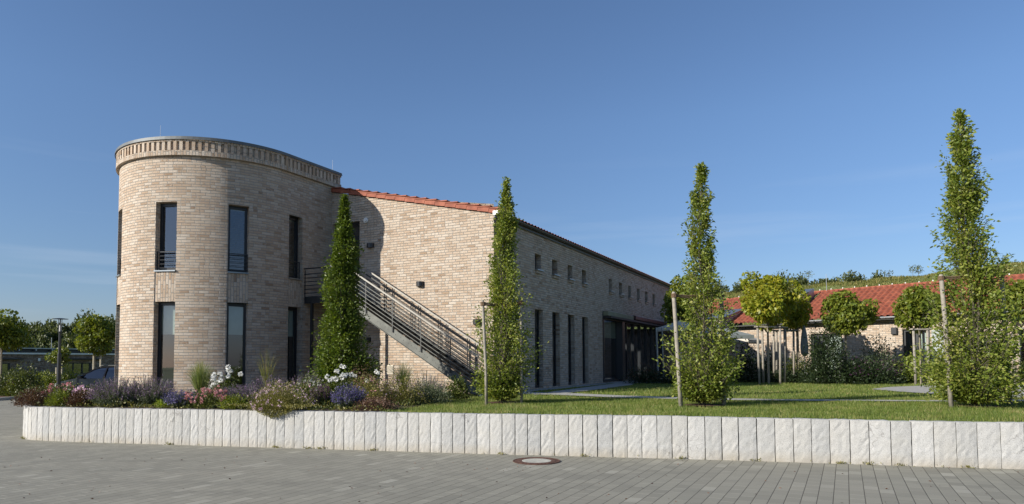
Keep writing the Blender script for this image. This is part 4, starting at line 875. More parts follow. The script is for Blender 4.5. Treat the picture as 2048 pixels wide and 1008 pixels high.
def blooms(C, r, mat, seed, petals=14, name='flowers'):
    g = np.random.default_rng(seed); C = np.asarray(C); n = len(C); k = petals
    d = unit(g.normal(size=(n, k, 3)) + np.array([0, 0, .25])); rr = np.broadcast_to(r, n)[:, None]
    P_ = (C[:, None] + d * rr[..., None] * .35).reshape(-1, 3); D_ = d.reshape(-1, 3); ln = np.repeat(np.broadcast_to(r, n), k) * .9
    V, T = leaves(P_, D_, ln, ln * 1.0, fold=.2); return fastmesh(name, V, T, mat)
_bl = {}
def add_blooms(o, C, r, matname, pet=14):
    C = list(C); g = np.random.default_rng(len(C)); key = (matname, pet)
    if key not in _bl: _bl[key] = [blooms([(0, 0, 0)], 1.0, G[matname], 40 + i, pet, 'bloom') for i in range(4)]
    for i, c in enumerate(C[:100]):
        b = link('bloom', _bl[key][i % 4], o, tuple(c)); k = r * g.uniform(.75, 1.2); b.scale = (k, k, k); b.rotation_euler = (0, 0, g.uniform(0, 6))
    if len(C) > 100: link('blooms', blooms(C[100:], r, G[matname], 9, pet, 'blooms'), o)['kind'] = 'stuff'
def surf_pts(P_, r, n, seed, h, zmin=.3, band=.82):
    g = np.random.default_rng(seed); m_ = np.where((r > band) & (P_[:, 2] > h * zmin))[0]; return P_[g.choice(m_, min(n, len(m_)), replace=False)]
def ground_at(px, Y, z=GZ):
    d = ray(px, 720); return (d[0] / d[1] * Y, Y, z)
BEDG = 'perennials along the top of the granite wall'
def bedplant(name, px, Y, label, cat, z=GZ, group=BEDG): return empty(name, ground_at(px, Y, z - .015), rs.uniform(-.3, .3), label, cat, group)
def hpx(Y, wpx): return wpx * Y / FPX
def p_spike(name, px, Y, wpx, ytop, lab, cat, leafm, flm, seed, n=230, **kw):
    o = bedplant(name, px, Y, lab, cat); o.rotation_euler = (0, 0, 0); h = at(px, ytop, Y)[2] - GZ; w_ = hpx(Y, wpx)
    fo, fl_ = spikes(w_, min(w_, 1.0), h, n, G[leafm], G[flm], seed, **kw); link('foliage', fo, o); link('flowers', fl_, o); return o
def p_mound(name, px, Y, wpx, ytop, lab, cat, mat, seed, n=2600, ls=.05, asp=.5, fl=None, nfl=0, fr=.03, d=None, z=GZ, group=BEDG, zmin=.3, dens=.45, pet=14):
    o = bedplant(name, px, Y, lab, cat, z, group); o.rotation_euler = (0, 0, 0); h = at(px, ytop, Y)[2] - z; w_ = hpx(Y, wpx)
    me, P_, dr_, r = shrub_mesh(w_, d or w_ * .8, h, n, ls, G[mat], seed, asp, dens); link('foliage', me, o)
    if fl:
        c = surf_pts(P_, r, nfl, seed + 1, h, zmin); add_blooms(o, c, fr, fl, pet)
    return o
# -- left end of the bed
p_mound('sedum_clump', 75, 15.3, 78, 779, 'wine red low foliage clump at the far left end of the wall', 'plant', 'red', 201, n=4200, ls=.04, d=1.0)
p_mound('sedum_clump', 168, 14.9, 62, 783, 'wine red low foliage clump just left of the catmint', 'plant', 'red', 202, n=3200, ls=.04)
p_mound('grass_clump', 122, 14.95, 42, 786, 'small bright green clump between two wine red clumps', 'plant', 'maple', 203, n=1800, ls=.07, asp=.2)
p_mound('low_shrub', 130, 16.3, 80, 769, 'low dark green shrub with salmon flowers behind the wine red clumps', 'shrub', 'shrub', 204, n=3000, ls=.05, fl='pink', nfl=14, fr=.05)
p_mound('hydrangea', 178, 15.6, 50, 774, 'green plant with big pale pink flower heads left of the catmint', 'flowering plant', 'shrub', 205, n=1300, ls=.06, fl='palepink', nfl=22, fr=.065, zmin=.5)
p_spike('catmint', 236, 14.75, 118, 752, 'large dusky purple catmint mound in front of the tower left side', 'flowering plant', 'greygreen', 'catmint', 206, n=420)
p_spike('catmint', 300, 14.85, 110, 750, 'second large dusky purple catmint mound under the left tower window', 'flowering plant', 'greygreen', 'catmint', 207, n=400)
p_mound('sedum_clump', 328, 14.25, 34, 800, 'tiny yellow green and red plant hanging at the wall edge', 'plant', 'shrub_lime', 208, n=700, ls=.035)
p_spike('lavender', 366, 14.3, 74, 778, 'violet blue lavender left of the pink roses', 'flowering plant', 'greygreen', 'lavender', 209, n=300, fs=.022)
p_mound('rose_bush', 425, 14.2, 92, 776, 'low rose bush full of small pink blooms near the white roses', 'flowering plant', 'shrub', 210, n=2600, ls=.045, fl='pink', nfl=110, fr=.03)
p_mound('rose_bush', 452, 15.1, 72, 752, 'white rose bush with large blooms left of the dusky catmint', 'flowering plant', 'shrub', 211, n=2200, ls=.055)
p_spike('catmint', 500, 14.4, 105, 768, 'dusky purple catmint leaning left between pink roses and geranium', 'flowering plant', 'greygreen', 'catmint', 212, n=420, lean=(-.35, -.1))
p_spike('catmint', 545, 15.6, 110, 750, 'tall dusky purple catmint behind the geranium mound', 'flowering plant', 'greygreen', 'catmint', 213, n=360)
p_spike('catmint', 615, 15.7, 86, 745, 'tall violet catmint left of the dense dark hornbeam', 'flowering plant', 'greygreen', 'catmint', 214, n=300)
gm = p_mound('geranium', 562, 13.62, 128, 768, 'round olive mound dotted with pale pink flowers spilling over the wall', 'flowering plant', 'olive', 215, n=9500, ls=.035, asp=.4, fl='palepink', nfl=200, fr=.02, d=1.15, zmin=.05, pet=9)
# trailing shoots of the geranium over the wall face
g = np.random.default_rng(5); n = 3200; xx = g.normal(size=n) * .36; top_ = g.uniform(0, 1, n) ** 1.6 * .25 * np.exp(-(xx / .42) ** 2); P_ = np.stack([xx, -.30 - xx * .22 - g.uniform(0, .16, n), .12 - top_], 1)
V, T = leaves(P_, g.normal(size=(n, 3)) + np.array([0, -.3, -.6]), .04 * g.uniform(.6, 1.3, n), .016); link('trailing_shoots', fastmesh('trailing_shoots', V, T, G['olive']), gm)
p_mound('white_flower_plant', 618, 14.9, 58, 757, 'dark leafy plant with a few small white flowers behind the geranium', 'flowering plant', 'shrub', 216, n=2000, ls=.06, asp=.35, fl='whitepetal', nfl=30, fr=.022)
p_spike('salvia', 645, 14.1, 48, 766, 'dark purple salvia spikes right of the geranium mound', 'flowering plant', 'shrub', 'salvia', 217, n=150)
p_mound('rose_bush', 690, 14.9, 100, 752, 'white rose bush at the foot of the dense dark hornbeam', 'flowering plant', 'shrub', 218, n=2600, ls=.055)
p_spike('lavender', 698, 13.7, 74, 768, 'strong violet blue lavender at the wall edge below the white roses', 'flowering plant', 'greygreen', 'lavender', 219, n=330, fs=.024)
p_mound('mallow', 742, 14.6, 92, 752, 'tall olive green plant with scattered pink dots right of the violet lavender', 'flowering plant', 'olive', 220, n=5200, ls=.04, asp=.4, fl='pink', nfl=60, fr=.017, pet=8)
p_mound('mallow', 800, 14.9, 100, 754, 'wide olive brown mound with pale pink dots before the ornamental grass', 'flowering plant', 'olive', 221, n=6000, ls=.04, asp=.4, fl='palepink', nfl=90, fr=.015, pet=8)
p_mound('sedum_clump', 752, 13.35, 84, 797, 'brown seed head clump low at the lawn edge', 'plant', 'brown', 222, n=3200, ls=.03, asp=.7)
p_spike('russian_sage', 852, 15.9, 92, 742, 'pale lilac sage spikes at the foot of the staircase', 'flowering plant', 'greygreen', 'perovskia', 223, n=220, dots=10)
p_mound('mallow', 862, 15.3, 90, 768, 'grey green low mound under the pale lilac spikes', 'plant', 'greygreen', 224, n=4200, ls=.04, asp=.4)
p_mound('leafy_plant', 915, 16.9, 46, 756, 'dark leafy plant right beside the foot of the staircase', 'plant', 'shrub', 225, n=1500, ls=.07, asp=.5)
p_mound('reddish_shrub', 722, 16.6, 62, 736, 'reddish brown wispy shrub right of the dense hornbeam', 'shrub', 'brown', 226, n=2200, ls=.04)
p_mound('filler_plant', 470, 13.9, 66, 792, 'low green leaves between pink roses and geranium at the wall edge', 'plant', 'maple', 227, n=1500, ls=.045)
g = np.random.default_rng(77); n = 60000; X = g.uniform(-13, -1.2, n); Y = g.uniform(12.8, 21, n); inb = np.ones(n, bool)
front = np.interp(X, WA[3:, 0], WA[3:, 1]); right = np.interp(Y, [p[1] for p in bedR], [p[0] for p in bedR]); inb &= (Y > front + .16) & (X < right - .02) & (Y < front + 4.5); X, Y = X[inb], Y[inb]; n = len(X)
hh = .06 + .12 * np.clip(np.sin(X * 4.1 + Y) * np.sin(Y * 3.7 - X), 0, 1); P_ = np.stack([X, Y, GZ - .02 + g.uniform(0, 1, n) * hh], 1); D_ = g.normal(size=(n, 3)) + np.array([0, 0, .7]); V, T = leaves(P_, D_, .055 * g.uniform(.5, 1.3, n), .024)
sel = (np.sin(X * 1.7) * np.cos(Y * 2.1 + X) > .1) ^ (g.uniform(size=n) < .3); tagit(link('ground_cover', fastmesh('ground_cover', V, T, [G['shrub'], G['olive']], mi=np.repeat(sel.astype(int), 2))), 'low mixed leaves covering the soil between the bed plants', 'ground cover', None, 'stuff')
# rose blooms placed where the photograph shows them
def bloomset(o_name, base_o, pts, Y, r, mat):
    C = []
    for x, y in pts: q = at(x, y, Y + rs.uniform(-.15, .15)); C.append(q - np.array(base_o.location))
    add_blooms(base_o, C, r, mat, 22)
roses = [o for o in bpy.data.objects if o.name.startswith('rose_bush')]
for o in roses:
    if 'left of the dusky' in o['label']: bloomset('f', o, [(428, 750), (426, 757), (440, 748), (443, 755), (441, 761), (456, 734), (457, 741), (459, 746), (456, 753), (432, 765), (425, 771), (421, 779), (481, 748), (462, 742)], 14.9, .052, 'whitepetal')
    if 'dense dark' in o['label']: bloomset('f', o, [(683, 732), (688, 734), (674, 743), (654, 753), (660, 760), (665, 757), (668, 759), (672, 758), (686, 750), (690, 752), (693, 749), (684, 755), (703, 749), (710, 752), (736, 763), (733, 761), (752, 743), (756, 746)], 14.7, .05, 'whitepetal')
# ornamental grasses
def grass_tuft(name, px, Y, wpx, ytop, ybase, n, lab, mat='tuft', seed=1, z=GZ, lean=0):
    o = bedplant(name, px, Y, lab, 'ornamental grass', z, None); g = np.random.default_rng(seed); h = at(px, ytop, Y)[2] - z; w_ = hpx(Y, wpx)
    a = g.uniform(0, 2 * pi, n); rr = g.uniform(0, 1, n) ** .7; hh = h * g.uniform(.6, 1.05, n) * (1 - .2 * rr)
    B = np.stack([np.cos(a) * .06, np.sin(a) * .06, 0 * a], 1); T_ = np.stack([np.cos(a) * rr * w_ / 2 + lean, np.sin(a) * rr * w_ / 2, hh], 1); Cc = np.stack([np.cos(a) * rr * w_ / 8, np.sin(a) * rr * w_ / 8, hh * .8], 1)
    s_ = unit(g.normal(size=(n, 3)) * np.array([1, 1, 0.05])); V = []; 
    for i, t in enumerate((0, .35, .7, 1.0)):
        c = (1 - t) ** 2 * B + 2 * t * (1 - t) * Cc + t * t * T_; wv = .004 * (1 - t) + .0012; V += [c - s_ * wv, c + s_ * wv]
    V = np.stack(V, 1).reshape(-1, 3); b = (np.arange(n) * 8)[:, None]; Q = np.concatenate([b + np.array([2 * i, 2 * i + 1, 2 * i + 3, 2 * i + 2]) for i in range(3)], 1).reshape(-1, 4)
    link('blades', fastmesh('blades', V, Q, G[mat]), o); return o
grass_tuft('ornamental_grass', 402, 16.6, 62, 716, 770, 700, 'green tuft of ornamental grass before the tower between two windows', seed=2)
grass_tuft('ornamental_grass', 806, 17.4, 62, 718, 770, 420, 'loose tuft of ornamental grass below the staircase', seed=3)
grass_tuft('ornamental_grass', 534, 17.2, 60, 690, 770, 90, 'thin straw coloured grass stalks before the shaded tower wall', mat='drygrass', seed=4)
# border on the right, in front of the tiled house
BR = 'shrubs in the border before the tiled house'
def sh_(px, Y, wpx, ytop, lab, mat, seed, n=3000, ls=.09, nm='shrub', **kw): return p_mound(nm, px, Y, wpx, ytop, lab, 'shrub', mat, seed, n=n, ls=ls, group=BR, **kw)
sh_(1290, 28.2, 78, 736, 'low dark shrub with faded flowers below the terrace glazing', 'shrub_dark', 301, n=4500, ls=.06, fl='brown', nfl=60, fr=.04)
sh_(1338, 28.0, 60, 742, 'low dark flowering shrub beside the parasol pole', 'shrub_dark', 302, n=2600, ls=.06, fl='palepink', nfl=8, fr=.03)
sh_(1494, 29.3, 70, 690, 'very dark shrub left of the four post frame', 'shrub_dark', 303, n=4000)
sh_(1545, 30.2, 60, 712, 'dark shrub behind the four post frame', 'shrub_dark', 304, n=3000)
sh_(1595, 29.6, 60, 712, 'mid green shrub under the closed grey parasol', 'shrub', 305, n=3000)
sh_(1636, 29.0, 60, 722, 'mid green bushy plant left of the tall dark shrub', 'shrub', 306, n=2800, fl='palepink', nfl=10, fr=.03)
sh_(1654, 26.9, 88, 650, 'tall very dark shrub in front of the house wall', 'shrub_dark', 307, n=7000, ls=.10)
sh_(1702, 26.5, 62, 716, 'purple flowering clump right of the tall dark shrub', 'shrub_dark', 308, n=3000, fl='salvia', nfl=50, fr=.03)
sh_(1756, 27.8, 84, 680, 'loose grey green rose shrub with pale blooms before the lit wall', 'greygreen', 309, n=4200, ls=.09, fl='palepink', nfl=16, fr=.035)
sh_(1745, 26.6, 104, 718, 'wide dusky purple perennial clump below the rose shrub', 'shrub_dark', 310, n=4600, fl='salvia', nfl=70, fr=.03)
sh_(1805, 27.6, 62, 718, 'reddish flowering plant beside the lime green one', 'shrub', 311, n=2600, fl='salvia', nfl=60, fr=.035)
sh_(1832, 27.4, 48, 706, 'lime green bushy plant left of the tallest hornbeam', 'shrub_lime', 312, n=2600)
sh_(1880, 28.0, 84, 722, 'mid green shrub behind the stake of the tallest hornbeam', 'shrub', 313, n=3000)
sh_(1960, 27.4, 110, 728, 'green shrub hidden behind the tallest hornbeam', 'shrub', 314, n=3000)
sh_(2048, 26.6, 80, 724, 'green shrub at the right edge of the picture', 'shrub', 315, n=2600)
sh_(1662, 27.7, 44, 742, 'low clump with pink flowers at the lawn edge', 'shrub', 316, n=1200, ls=.06, fl='palepink', nfl=30, fr=.03)
sh_(1575, 28.8, 120, 742, 'low dark ground shrub behind the posts', 'shrub_dark', 317, n=3200)
sh_(1440, 29.6, 90, 732, 'dark low shrub behind the airy hornbeam', 'shrub_dark', 318, n=2800)
# shrubs on the left beyond the street
BL = 'shrubs of the car park hedge'
def shl(px, Y, wpx, ytop, lab, mat, seed, n=3000, ls=.11, **kw): return p_mound('hedge_shrub', px, Y, wpx, ytop, lab, 'shrub', mat, seed, n=n, ls=ls, group=BL, z=.1, **kw)
shl(42, 33, 82, 738, 'broad mid green hedge shrub at the left edge', 'shrub', 401, n=5000)
shl(-25, 33, 80, 748, 'hedge shrub outside the left edge', 'shrub', 402, n=2500)
shl(95, 36, 66, 746, 'loose light green hedge shrub left of the street lamp', 'maple', 403, n=3600)
shl(138, 38, 46, 741, 'light green hedge shrub right of the street lamp', 'maple', 404, n=3000)
shl(100, 31.5, 110, 772, 'low ground covering shrub in front of the street lamp', 'shrub', 405, n=3600, ls=.08)
shl(160, 31, 60, 781, 'low pale green shrub before the parked car', 'maple', 406, n=1600, ls=.08)
# ------------------------------------------------------------------ street lamp
LP_ = ground_at(118.5, 30.5, .1); lo = empty('street_lamp', LP_, 0, 'dark street lamp with flat round disc top on the left', 'street lamp')
zt_ = at(120, 637, 30.5)[2] - .1
mb = MB(); mb.tube([(0, 0, 0), (0, 0, zt_ * .55), (0, 0, zt_ * .56), (0, 0, zt_ - .62)], [.085, .08, .055, .05], 14); mb.build('pole', M['anthracite'], lo)
mb = MB()
for k in range(4): a = pi / 4 + k * pi / 2; mb.bar((cos(a) * .065, sin(a) * .065, zt_ - .62), (cos(a) * .065, sin(a) * .065, zt_ - .02), .018, .018, up=(0, 1, 0))
mb.lathe([(.09, zt_ - .64), (.09, zt_ - .60)], 16); mb.build('lantern_cage', M['anthracite'], lo)
mb = MB(); mb.tube([(0, 0, zt_ - .6), (0, 0, zt_ - .32)], .045, 12); mb.build('bulb_glass', M['white'], lo)
mb = MB(); mb.lathe([(.03, zt_ - .035), (.31, zt_ - .03), (.32, zt_ - .015), (.06, zt_ + .02)], 28); mb.build('lamp_disc', M['anthracite'], lo)
# ------------------------------------------------------------------ car
cx0 = at(131, 760, 32)[0]; car = empty('parked_car', (cx0, 32, .0), 0, 'black estate car parked behind the flower bed, half hidden by the tower', 'car')
prof_top = [(0, .55), (.06, .72), (.25, .82), (.75, .93), (1.15, 1.0), (1.75, 1.40), (2.1, 1.50), (2.8, 1.54), (3.6, 1.50), (4.1, 1.42), (4.45, 1.05), (4.58, .75), (4.6, .4)]
def car_half(x):   # half width
    return float(np.interp(x, [0, .3, 1, 4, 4.4, 4.6], [.62, .82, .89, .89, .82, .7]))
mb = MB(); rings = []
lower = [(x, min(z, 1.0 if x < 1.3 else .98)) for x, z in prof_top]
n = len(prof_top); V = []
xs_ = [p[0] for p in prof_top]
for x, z in lower:
    hw = car_half(x); V += [(x, -hw * .96, .28), (x, -hw, .55), (x, -hw * .97, z), (x, hw * .97, z), (x, hw, .55), (x, hw * .96, .28)]
Fs = []
for i in range(n - 1):
    for k in range(6): k2 = (k + 1) % 6; Fs.append((i * 6 + k, (i + 1) * 6 + k, (i + 1) * 6 + k2, i * 6 + k2))
Fs += [tuple(range(6)), tuple((n - 1) * 6 + k for k in range(5, -1, -1))]
mb.add(V, Fs); mb.build('body', M['carpaint'], car, smooth=False, bevel=.03)
mb = MB(); rp = [(1.15, 1.0, .80), (1.78, 1.40, .66), (2.1, 1.50, .62), (2.8, 1.54, .60), (3.6, 1.50, .60), (4.1, 1.42, .6), (4.42, 1.05, .72)]
V = []
for x, z, hw in rp: V += [(x, -hw, z), (x, hw, z)]
mb.add(V, [(2 * i, 2 * i + 2, 2 * i + 3, 2 * i + 1) for i in range(1, len(rp) - 2)])
for s_ in (-1, 1):
    for a, b, w_ in ((0, 1, .05), (1, 2, .05), (2, 3, .05), (3, 4, .05), (4, 5, .05), (5, 6, .08)): mb.bar((rp[a][0], s_ * rp[a][2], rp[a][1]), (rp[b][0], s_ * rp[b][2], rp[b][1]), .05, w_)
    for x in (2.35, 3.3): mb.bar((x, s_ * .86, .98), (x + .05, s_ * .61, 1.5), .07, .06, up=(1, 0, 0))
mb.build('roof', M['carpaint'], car)
mb = MB()
for s_ in (-1, 1): q = [(1.2, s_ * .84, .98), (1.8, s_ * .655, 1.38), (2.1, s_ * .615, 1.48), (2.8, s_ * .595, 1.52), (3.6, s_ * .595, 1.48), (4.1, s_ * .595, 1.40), (4.4, s_ * .80, .98)]; mb.add(q, [tuple(range(7))])
mb.add([(1.15, -.8, 1.0), (1.15, .8, 1.0), (1.78, .66, 1.40), (1.78, -.66, 1.40)], [(0, 1, 2, 3)]); mb.add([(4.1, -.6, 1.42), (4.1, .6, 1.42), (4.42, .72, 1.05), (4.42, -.72, 1.05)], [(0, 1, 2, 3)])
mb.build('window_glass', M['carglass'], car)
for x in (.85, 3.65):
    for s_ in (-1, 1):
        mb = MB(); mb.tube([(x, s_ * .70, .32), (x, s_ * .90, .32)], .32, 24); w_ = mb.build('wheel', M['tyre'], car)
        mb = MB(); mb.tube([(x, s_ * .90, .32), (x, s_ * .915, .32)], .2, 16); mb.build('rim', M['zinc_light'], w_)
for s_ in (-1, 1):
    mb = MB(); mb.box(1.32, 1.45, s_ * .98 - .09, s_ * .98 + .09, .98, 1.13); mb.build('wing_mirror', M['carpaint'], car, bevel=.03)
    mb = MB(); mb.box(.02, .25, s_ * .66 - .12, s_ * .66 + .12, .60, .74); mb.build('headlight', M['zinc_light'], car, bevel=.03)
    mb = MB(); mb.tube([(2.0, s_ * .6, 1.52), (2.1, s_ * .6, 1.59), (3.6, s_ * .6, 1.58), (3.75, s_ * .6, 1.52)], .018, 8); mb.build('roof_rail', M['galv'], car)
# ------------------------------------------------------------------ low flat building on the left
fbld = empty('flat_roofed_building', (-49.0, 70.0, 0), BROT, 'long low brown brick building with flat metal roof behind the street lamp', 'building')
pth, on = straight(0, -26, 0, 18, 1, 0); mb = MB()
wn_ = [(19.0, 22.3), (27.4, 30.3), (13.5, 16.5), (34, 37), (7, 10)]
shell(mb, pth, on, .3, -.1, 2.62, [(a, b, .55, 1.75) for a, b in wn_], uoff=3); mb.build('wall', [M['brick_dark'], M['inner']], fbld)
mb = MB(); mb.box(-9, .25, -26.2, 18.2, 2.64, 2.80); mb.build('fascia', M['zinc_light'], fbld)
mb = MB(); mb.box(-8, -1.2, -26, 18, 2.80, 3.15); mb.build('clerestory', M['anthracite'], fbld)
mb = MB(); mb.box(-8.4, -.7, -26.3, 18.3, 3.22, 3.34)
for t in np.arange(-25, 18, 1.6): mb.box(-1.2, -.75, t, t + .12, 3.02, 3.22)
mb.build('roof', M['zinc'], fbld)
mb = MB(); mb.box(-8.5, -8.2, -26, 18, -.1, 2.62); mb.box(-8.2, -.3, -26, -25.7, -.1, 2.62); mb.box(-8.2, -.3, 17.7, 18, -.1, 2.62); mb.build('rear_wall', M['brick_dark'], fbld)
for a, b in wn_:
    mb = MB(); y0 = a - 26; y1 = b - 26; z0, z1 = .55, 1.75
    for y in (y0, (y0 * 2 + y1) / 3, (y0 + 2 * y1) / 3, y1 - .14): mb.box(-.2, -.05, y, y + .14, z0, z1)
    mb.box(-.2, -.05, y0, y1, z0 - .01, z0 + .09); mb.box(-.2, -.05, y0, y1, z1 - .1, z1 + .01)
    w_ = mb.build('window', M['anthracite'], fbld); mb = MB(); mb.add([(-.12, y0, z0), (-.12, y1, z0), (-.12, y1, z1), (-.12, y0, z1)], [(0, 1, 2, 3)]); mb.build('pane', M['glass'], w_)
    mb = MB(); mb.box(.002, .5, y0 - 1.0, y1 + 1.0, 2.1, 2.22); mb.build('awning_case', M['anthracite'], fbld, bevel=.02)
mb = MB(); mb.box(.002, .15, -1.2, -.98, 1.95, 2.25); mb.build('wall_lamp', M['zinc_light'], fbld)
for t in (-4.2, 1.2, 6.0): mb = MB(); mb.tube([(-2, t, 3.34), (-2, t, 4.5)], .02, 6); mb.build('lightning_rod', M['zinc_light'], fbld)
# ------------------------------------------------------------------ tiled house on the right
A0 = np.array([15.905, 31.0]); HH = np.array([.6569458, -.7539378]); HROT = atan2(HH[1], HH[0])
hs = empty('tiled_house', (A0[0], A0[1], 0), HROT, 'long single storey pale brick house with red pantile roof on the right', 'house')
# local x along eave (right), y away from camera
S0, S1 = -2.9, 16; OFF = .5; DEP = 6.4
ops = [(2.05, 3.15, .78, 3.08), (6.26, 8.3, .78, 2.98), (-2.1, -.6, .78, 3.0), (10, 12, .78, 3.0)]
pth, on = straight(S0 - 8, OFF, S1, OFF, 0, -1); mb = MB(); shell(mb, pth, on, .3, .5, 3.62, [(a - S0 + 8, b - S0 + 8, c, d) for a, b, c, d in ops]); mb.build('front_wall', BM, hs)
mb = MB(); mb.box(S0 - 8, S1, OFF + DEP - .3, OFF + DEP, .5, 3.7); mb.box(S1 - .3, S1, OFF + .31, OFF + DEP - .31, .5, 3.7); mb.build('rear_wall', M['brick'], hs)
mb = MB(); mb.box(S0 - 8, S1, OFF + .31, OFF + DEP - .31, .6, .74); mb.box(S0 - 8, S1, OFF + 3, OFF + 3.1, .74, 3.6); mb.build('floor_slab', M['inner'], hs)
for a, b, c, d in ops:
    mb = MB(); y = OFF + .12
    mb.box(a, a + .09, y, y + .07, c, d); mb.box(b - .09, b, y, y + .07, c, d); mb.box((a + b) / 2 - .05, (a + b) / 2 + .05, y, y + .07, c, d); mb.box(a, b, y - .002, y + .068, d - .1, d); mb.box(a, b, y - .002, y + .068, c, c + .12)
    w_ = mb.build('patio_door', M['anthracite'], hs); mb = MB(); mb.add([(a, y + .04, c), (b, y + .04, c), (b, y + .04, d), (a, y + .04, d)], [(0, 1, 2, 3)]); mb.build('pane', M['glass'], w_)
    mb = MB(); mb.box(a + .6, b - .1, y + .12, y + .14, c, d - .05); mb.build('curtain', M['blind'], w_)
mb = MB(); mb.box(3.22, 3.72, OFF - .05, OFF - .01, .8, 3.0); mb.build('shutter', M['shutter'], hs)
mb = MB(); mb.box(1.62, 1.86, OFF - .14, OFF - .003, 2.86, 3.18); mb.build('wall_lamp', M['anthracite'], hs, bevel=.02)
hr = MB()
def trX(mb_, x0, x1, yE, zE, yR, zR, per, course, amp=.05, nw=6):
    sub = MB(); tile_roof(sub, yE, zE, yR, zR, x0, x1, per, course, nw, amp)
    mb_.add([(v[1], v[0], v[2]) for v in sub.v], [tuple(reversed(f)) for f in sub.f], UV=[[(0, 0)] * len(f) for f in sub.f])
ZRH = 5.42
trX(hr, S0, S1 + .3, 0.0, 3.66, 3.7, ZRH, .26, .36); trX(hr, S0, S1 + .3, 7.4, 3.66, 3.7, ZRH, .26, .36, nw=2)
trX(hr, S0 - 8, S0 - .02, 0.0, 3.66, 3.7, ZRH - .02, .26, .36)
hr.build('roof', M['tile'], hs)
mb = MB()
for k in range(46): x = S0 - 8 + k * .6; mb.lathe([(.02, -.03), (.03, .02), (.01, .05)], 6, (x + .1, 3.7, ZRH + .08)); 
mb.build('ridge_clips', M['white'], hs)
mb = MB(); mb.tube([(S0 - 8, 3.7, ZRH - .01), (S1 + .3, 3.7, ZRH - .01)], .075, 10); mb.build('ridge', M['tile'], hs)
mb = MB(); mb.box(S0 - 8, S1 + .3, .06, 3.6, 3.53, 3.57); mb.box(S0 - 8, S1 + .3, 3.8, 7.3, 3.53, 3.57); mb.build('soffit', M['gutter'], hs)
mb = MB(); n = 8; V = [(x, -.02 + .075 * cos(pi + pi * k / n), 3.66 + .075 * sin(pi + pi * k / n)) for x in (S0 + .4, S1 + .3) for k in range(n + 1)]
mb.add(V, [(k, k + 1, n + 1 + k + 1, n + 1 + k) for k in range(n)]); mb.build('gutter', M['zinc_light'], hs)
mb = MB()
def wedge(mb_, x0, x1, y0, y1, zb, za0, za1):
    mb_.add([(x0, y0, zb), (x1, y0, zb), (x1, y1, zb), (x0, y1, zb), (x0, y0, za0), (x1, y0, za0), (x1, y1, za1), (x0, y1, za1)], [(0, 3, 2, 1), (4, 5, 6, 7), (0, 1, 5, 4), (1, 2, 6, 5), (2, 3, 7, 6), (3, 0, 4, 7)])
wedge(mb, S0 - .75, S0 - .05, .35, 2.7, 3.4, 4.62, 5.42); mb.build('roof_dormer', M['anthracite'], hs)
mb = MB(); wedge(mb, S0 - .82, S0 + .0, .28, 2.78, 4.63, 4.70, 5.52); mb.add([(S0 - .82, .28, 4.60), (S0, .28, 4.60), (S0, 2.78, 5.42), (S0 - .82, 2.78, 5.42)], [(3, 2, 1, 0)]); mb.build('dormer_cap', M['zinc'], hs)
mb = MB(); wedge(mb, -7.6, -6.35, -.5, 1.5, .6, 3.95, 4.5); mb.build('projecting_bay', M['brick'], hs)
mb = MB(); wedge(mb, -7.68, -6.27, -1.28, 2.65, 4.76, 4.80, 4.80) if False else None
mb.add([(-7.7, -.6, 3.94), (-6.28, -.6, 3.94), (-6.28, 1.6, 4.545), (-7.7, 1.6, 4.545), (-7.7, -.6, 4.0), (-6.28, -.6, 4.0), (-6.28, 1.6, 4.605), (-7.7, 1.6, 4.605)], [(0, 3, 2, 1), (4, 5, 6, 7), (0, 1, 5, 4), (1, 2, 6, 5), (2, 3, 7, 6), (3, 0, 4, 7)]); mb.build('bay_roof', M['zinc'], hs)
mb = MB(); mb.box(-6.346, -6.30, -.3, .45, 2.9, 3.4); mb.build('bay_window', M['anthracite'], hs)
mb = MB(); mb.tube([(-3.4, .42, .75), (-3.4, .42, 3.55)], .05, 10); mb.build('downpipe', M['zinc_light'], hs)
mb = MB(); mb.tube([(-2.6, 3.6, ZRH), (-2.6, 3.6, ZRH + .9)], .012, 6); mb.build('lightning_rod', M['zinc_light'], hs)
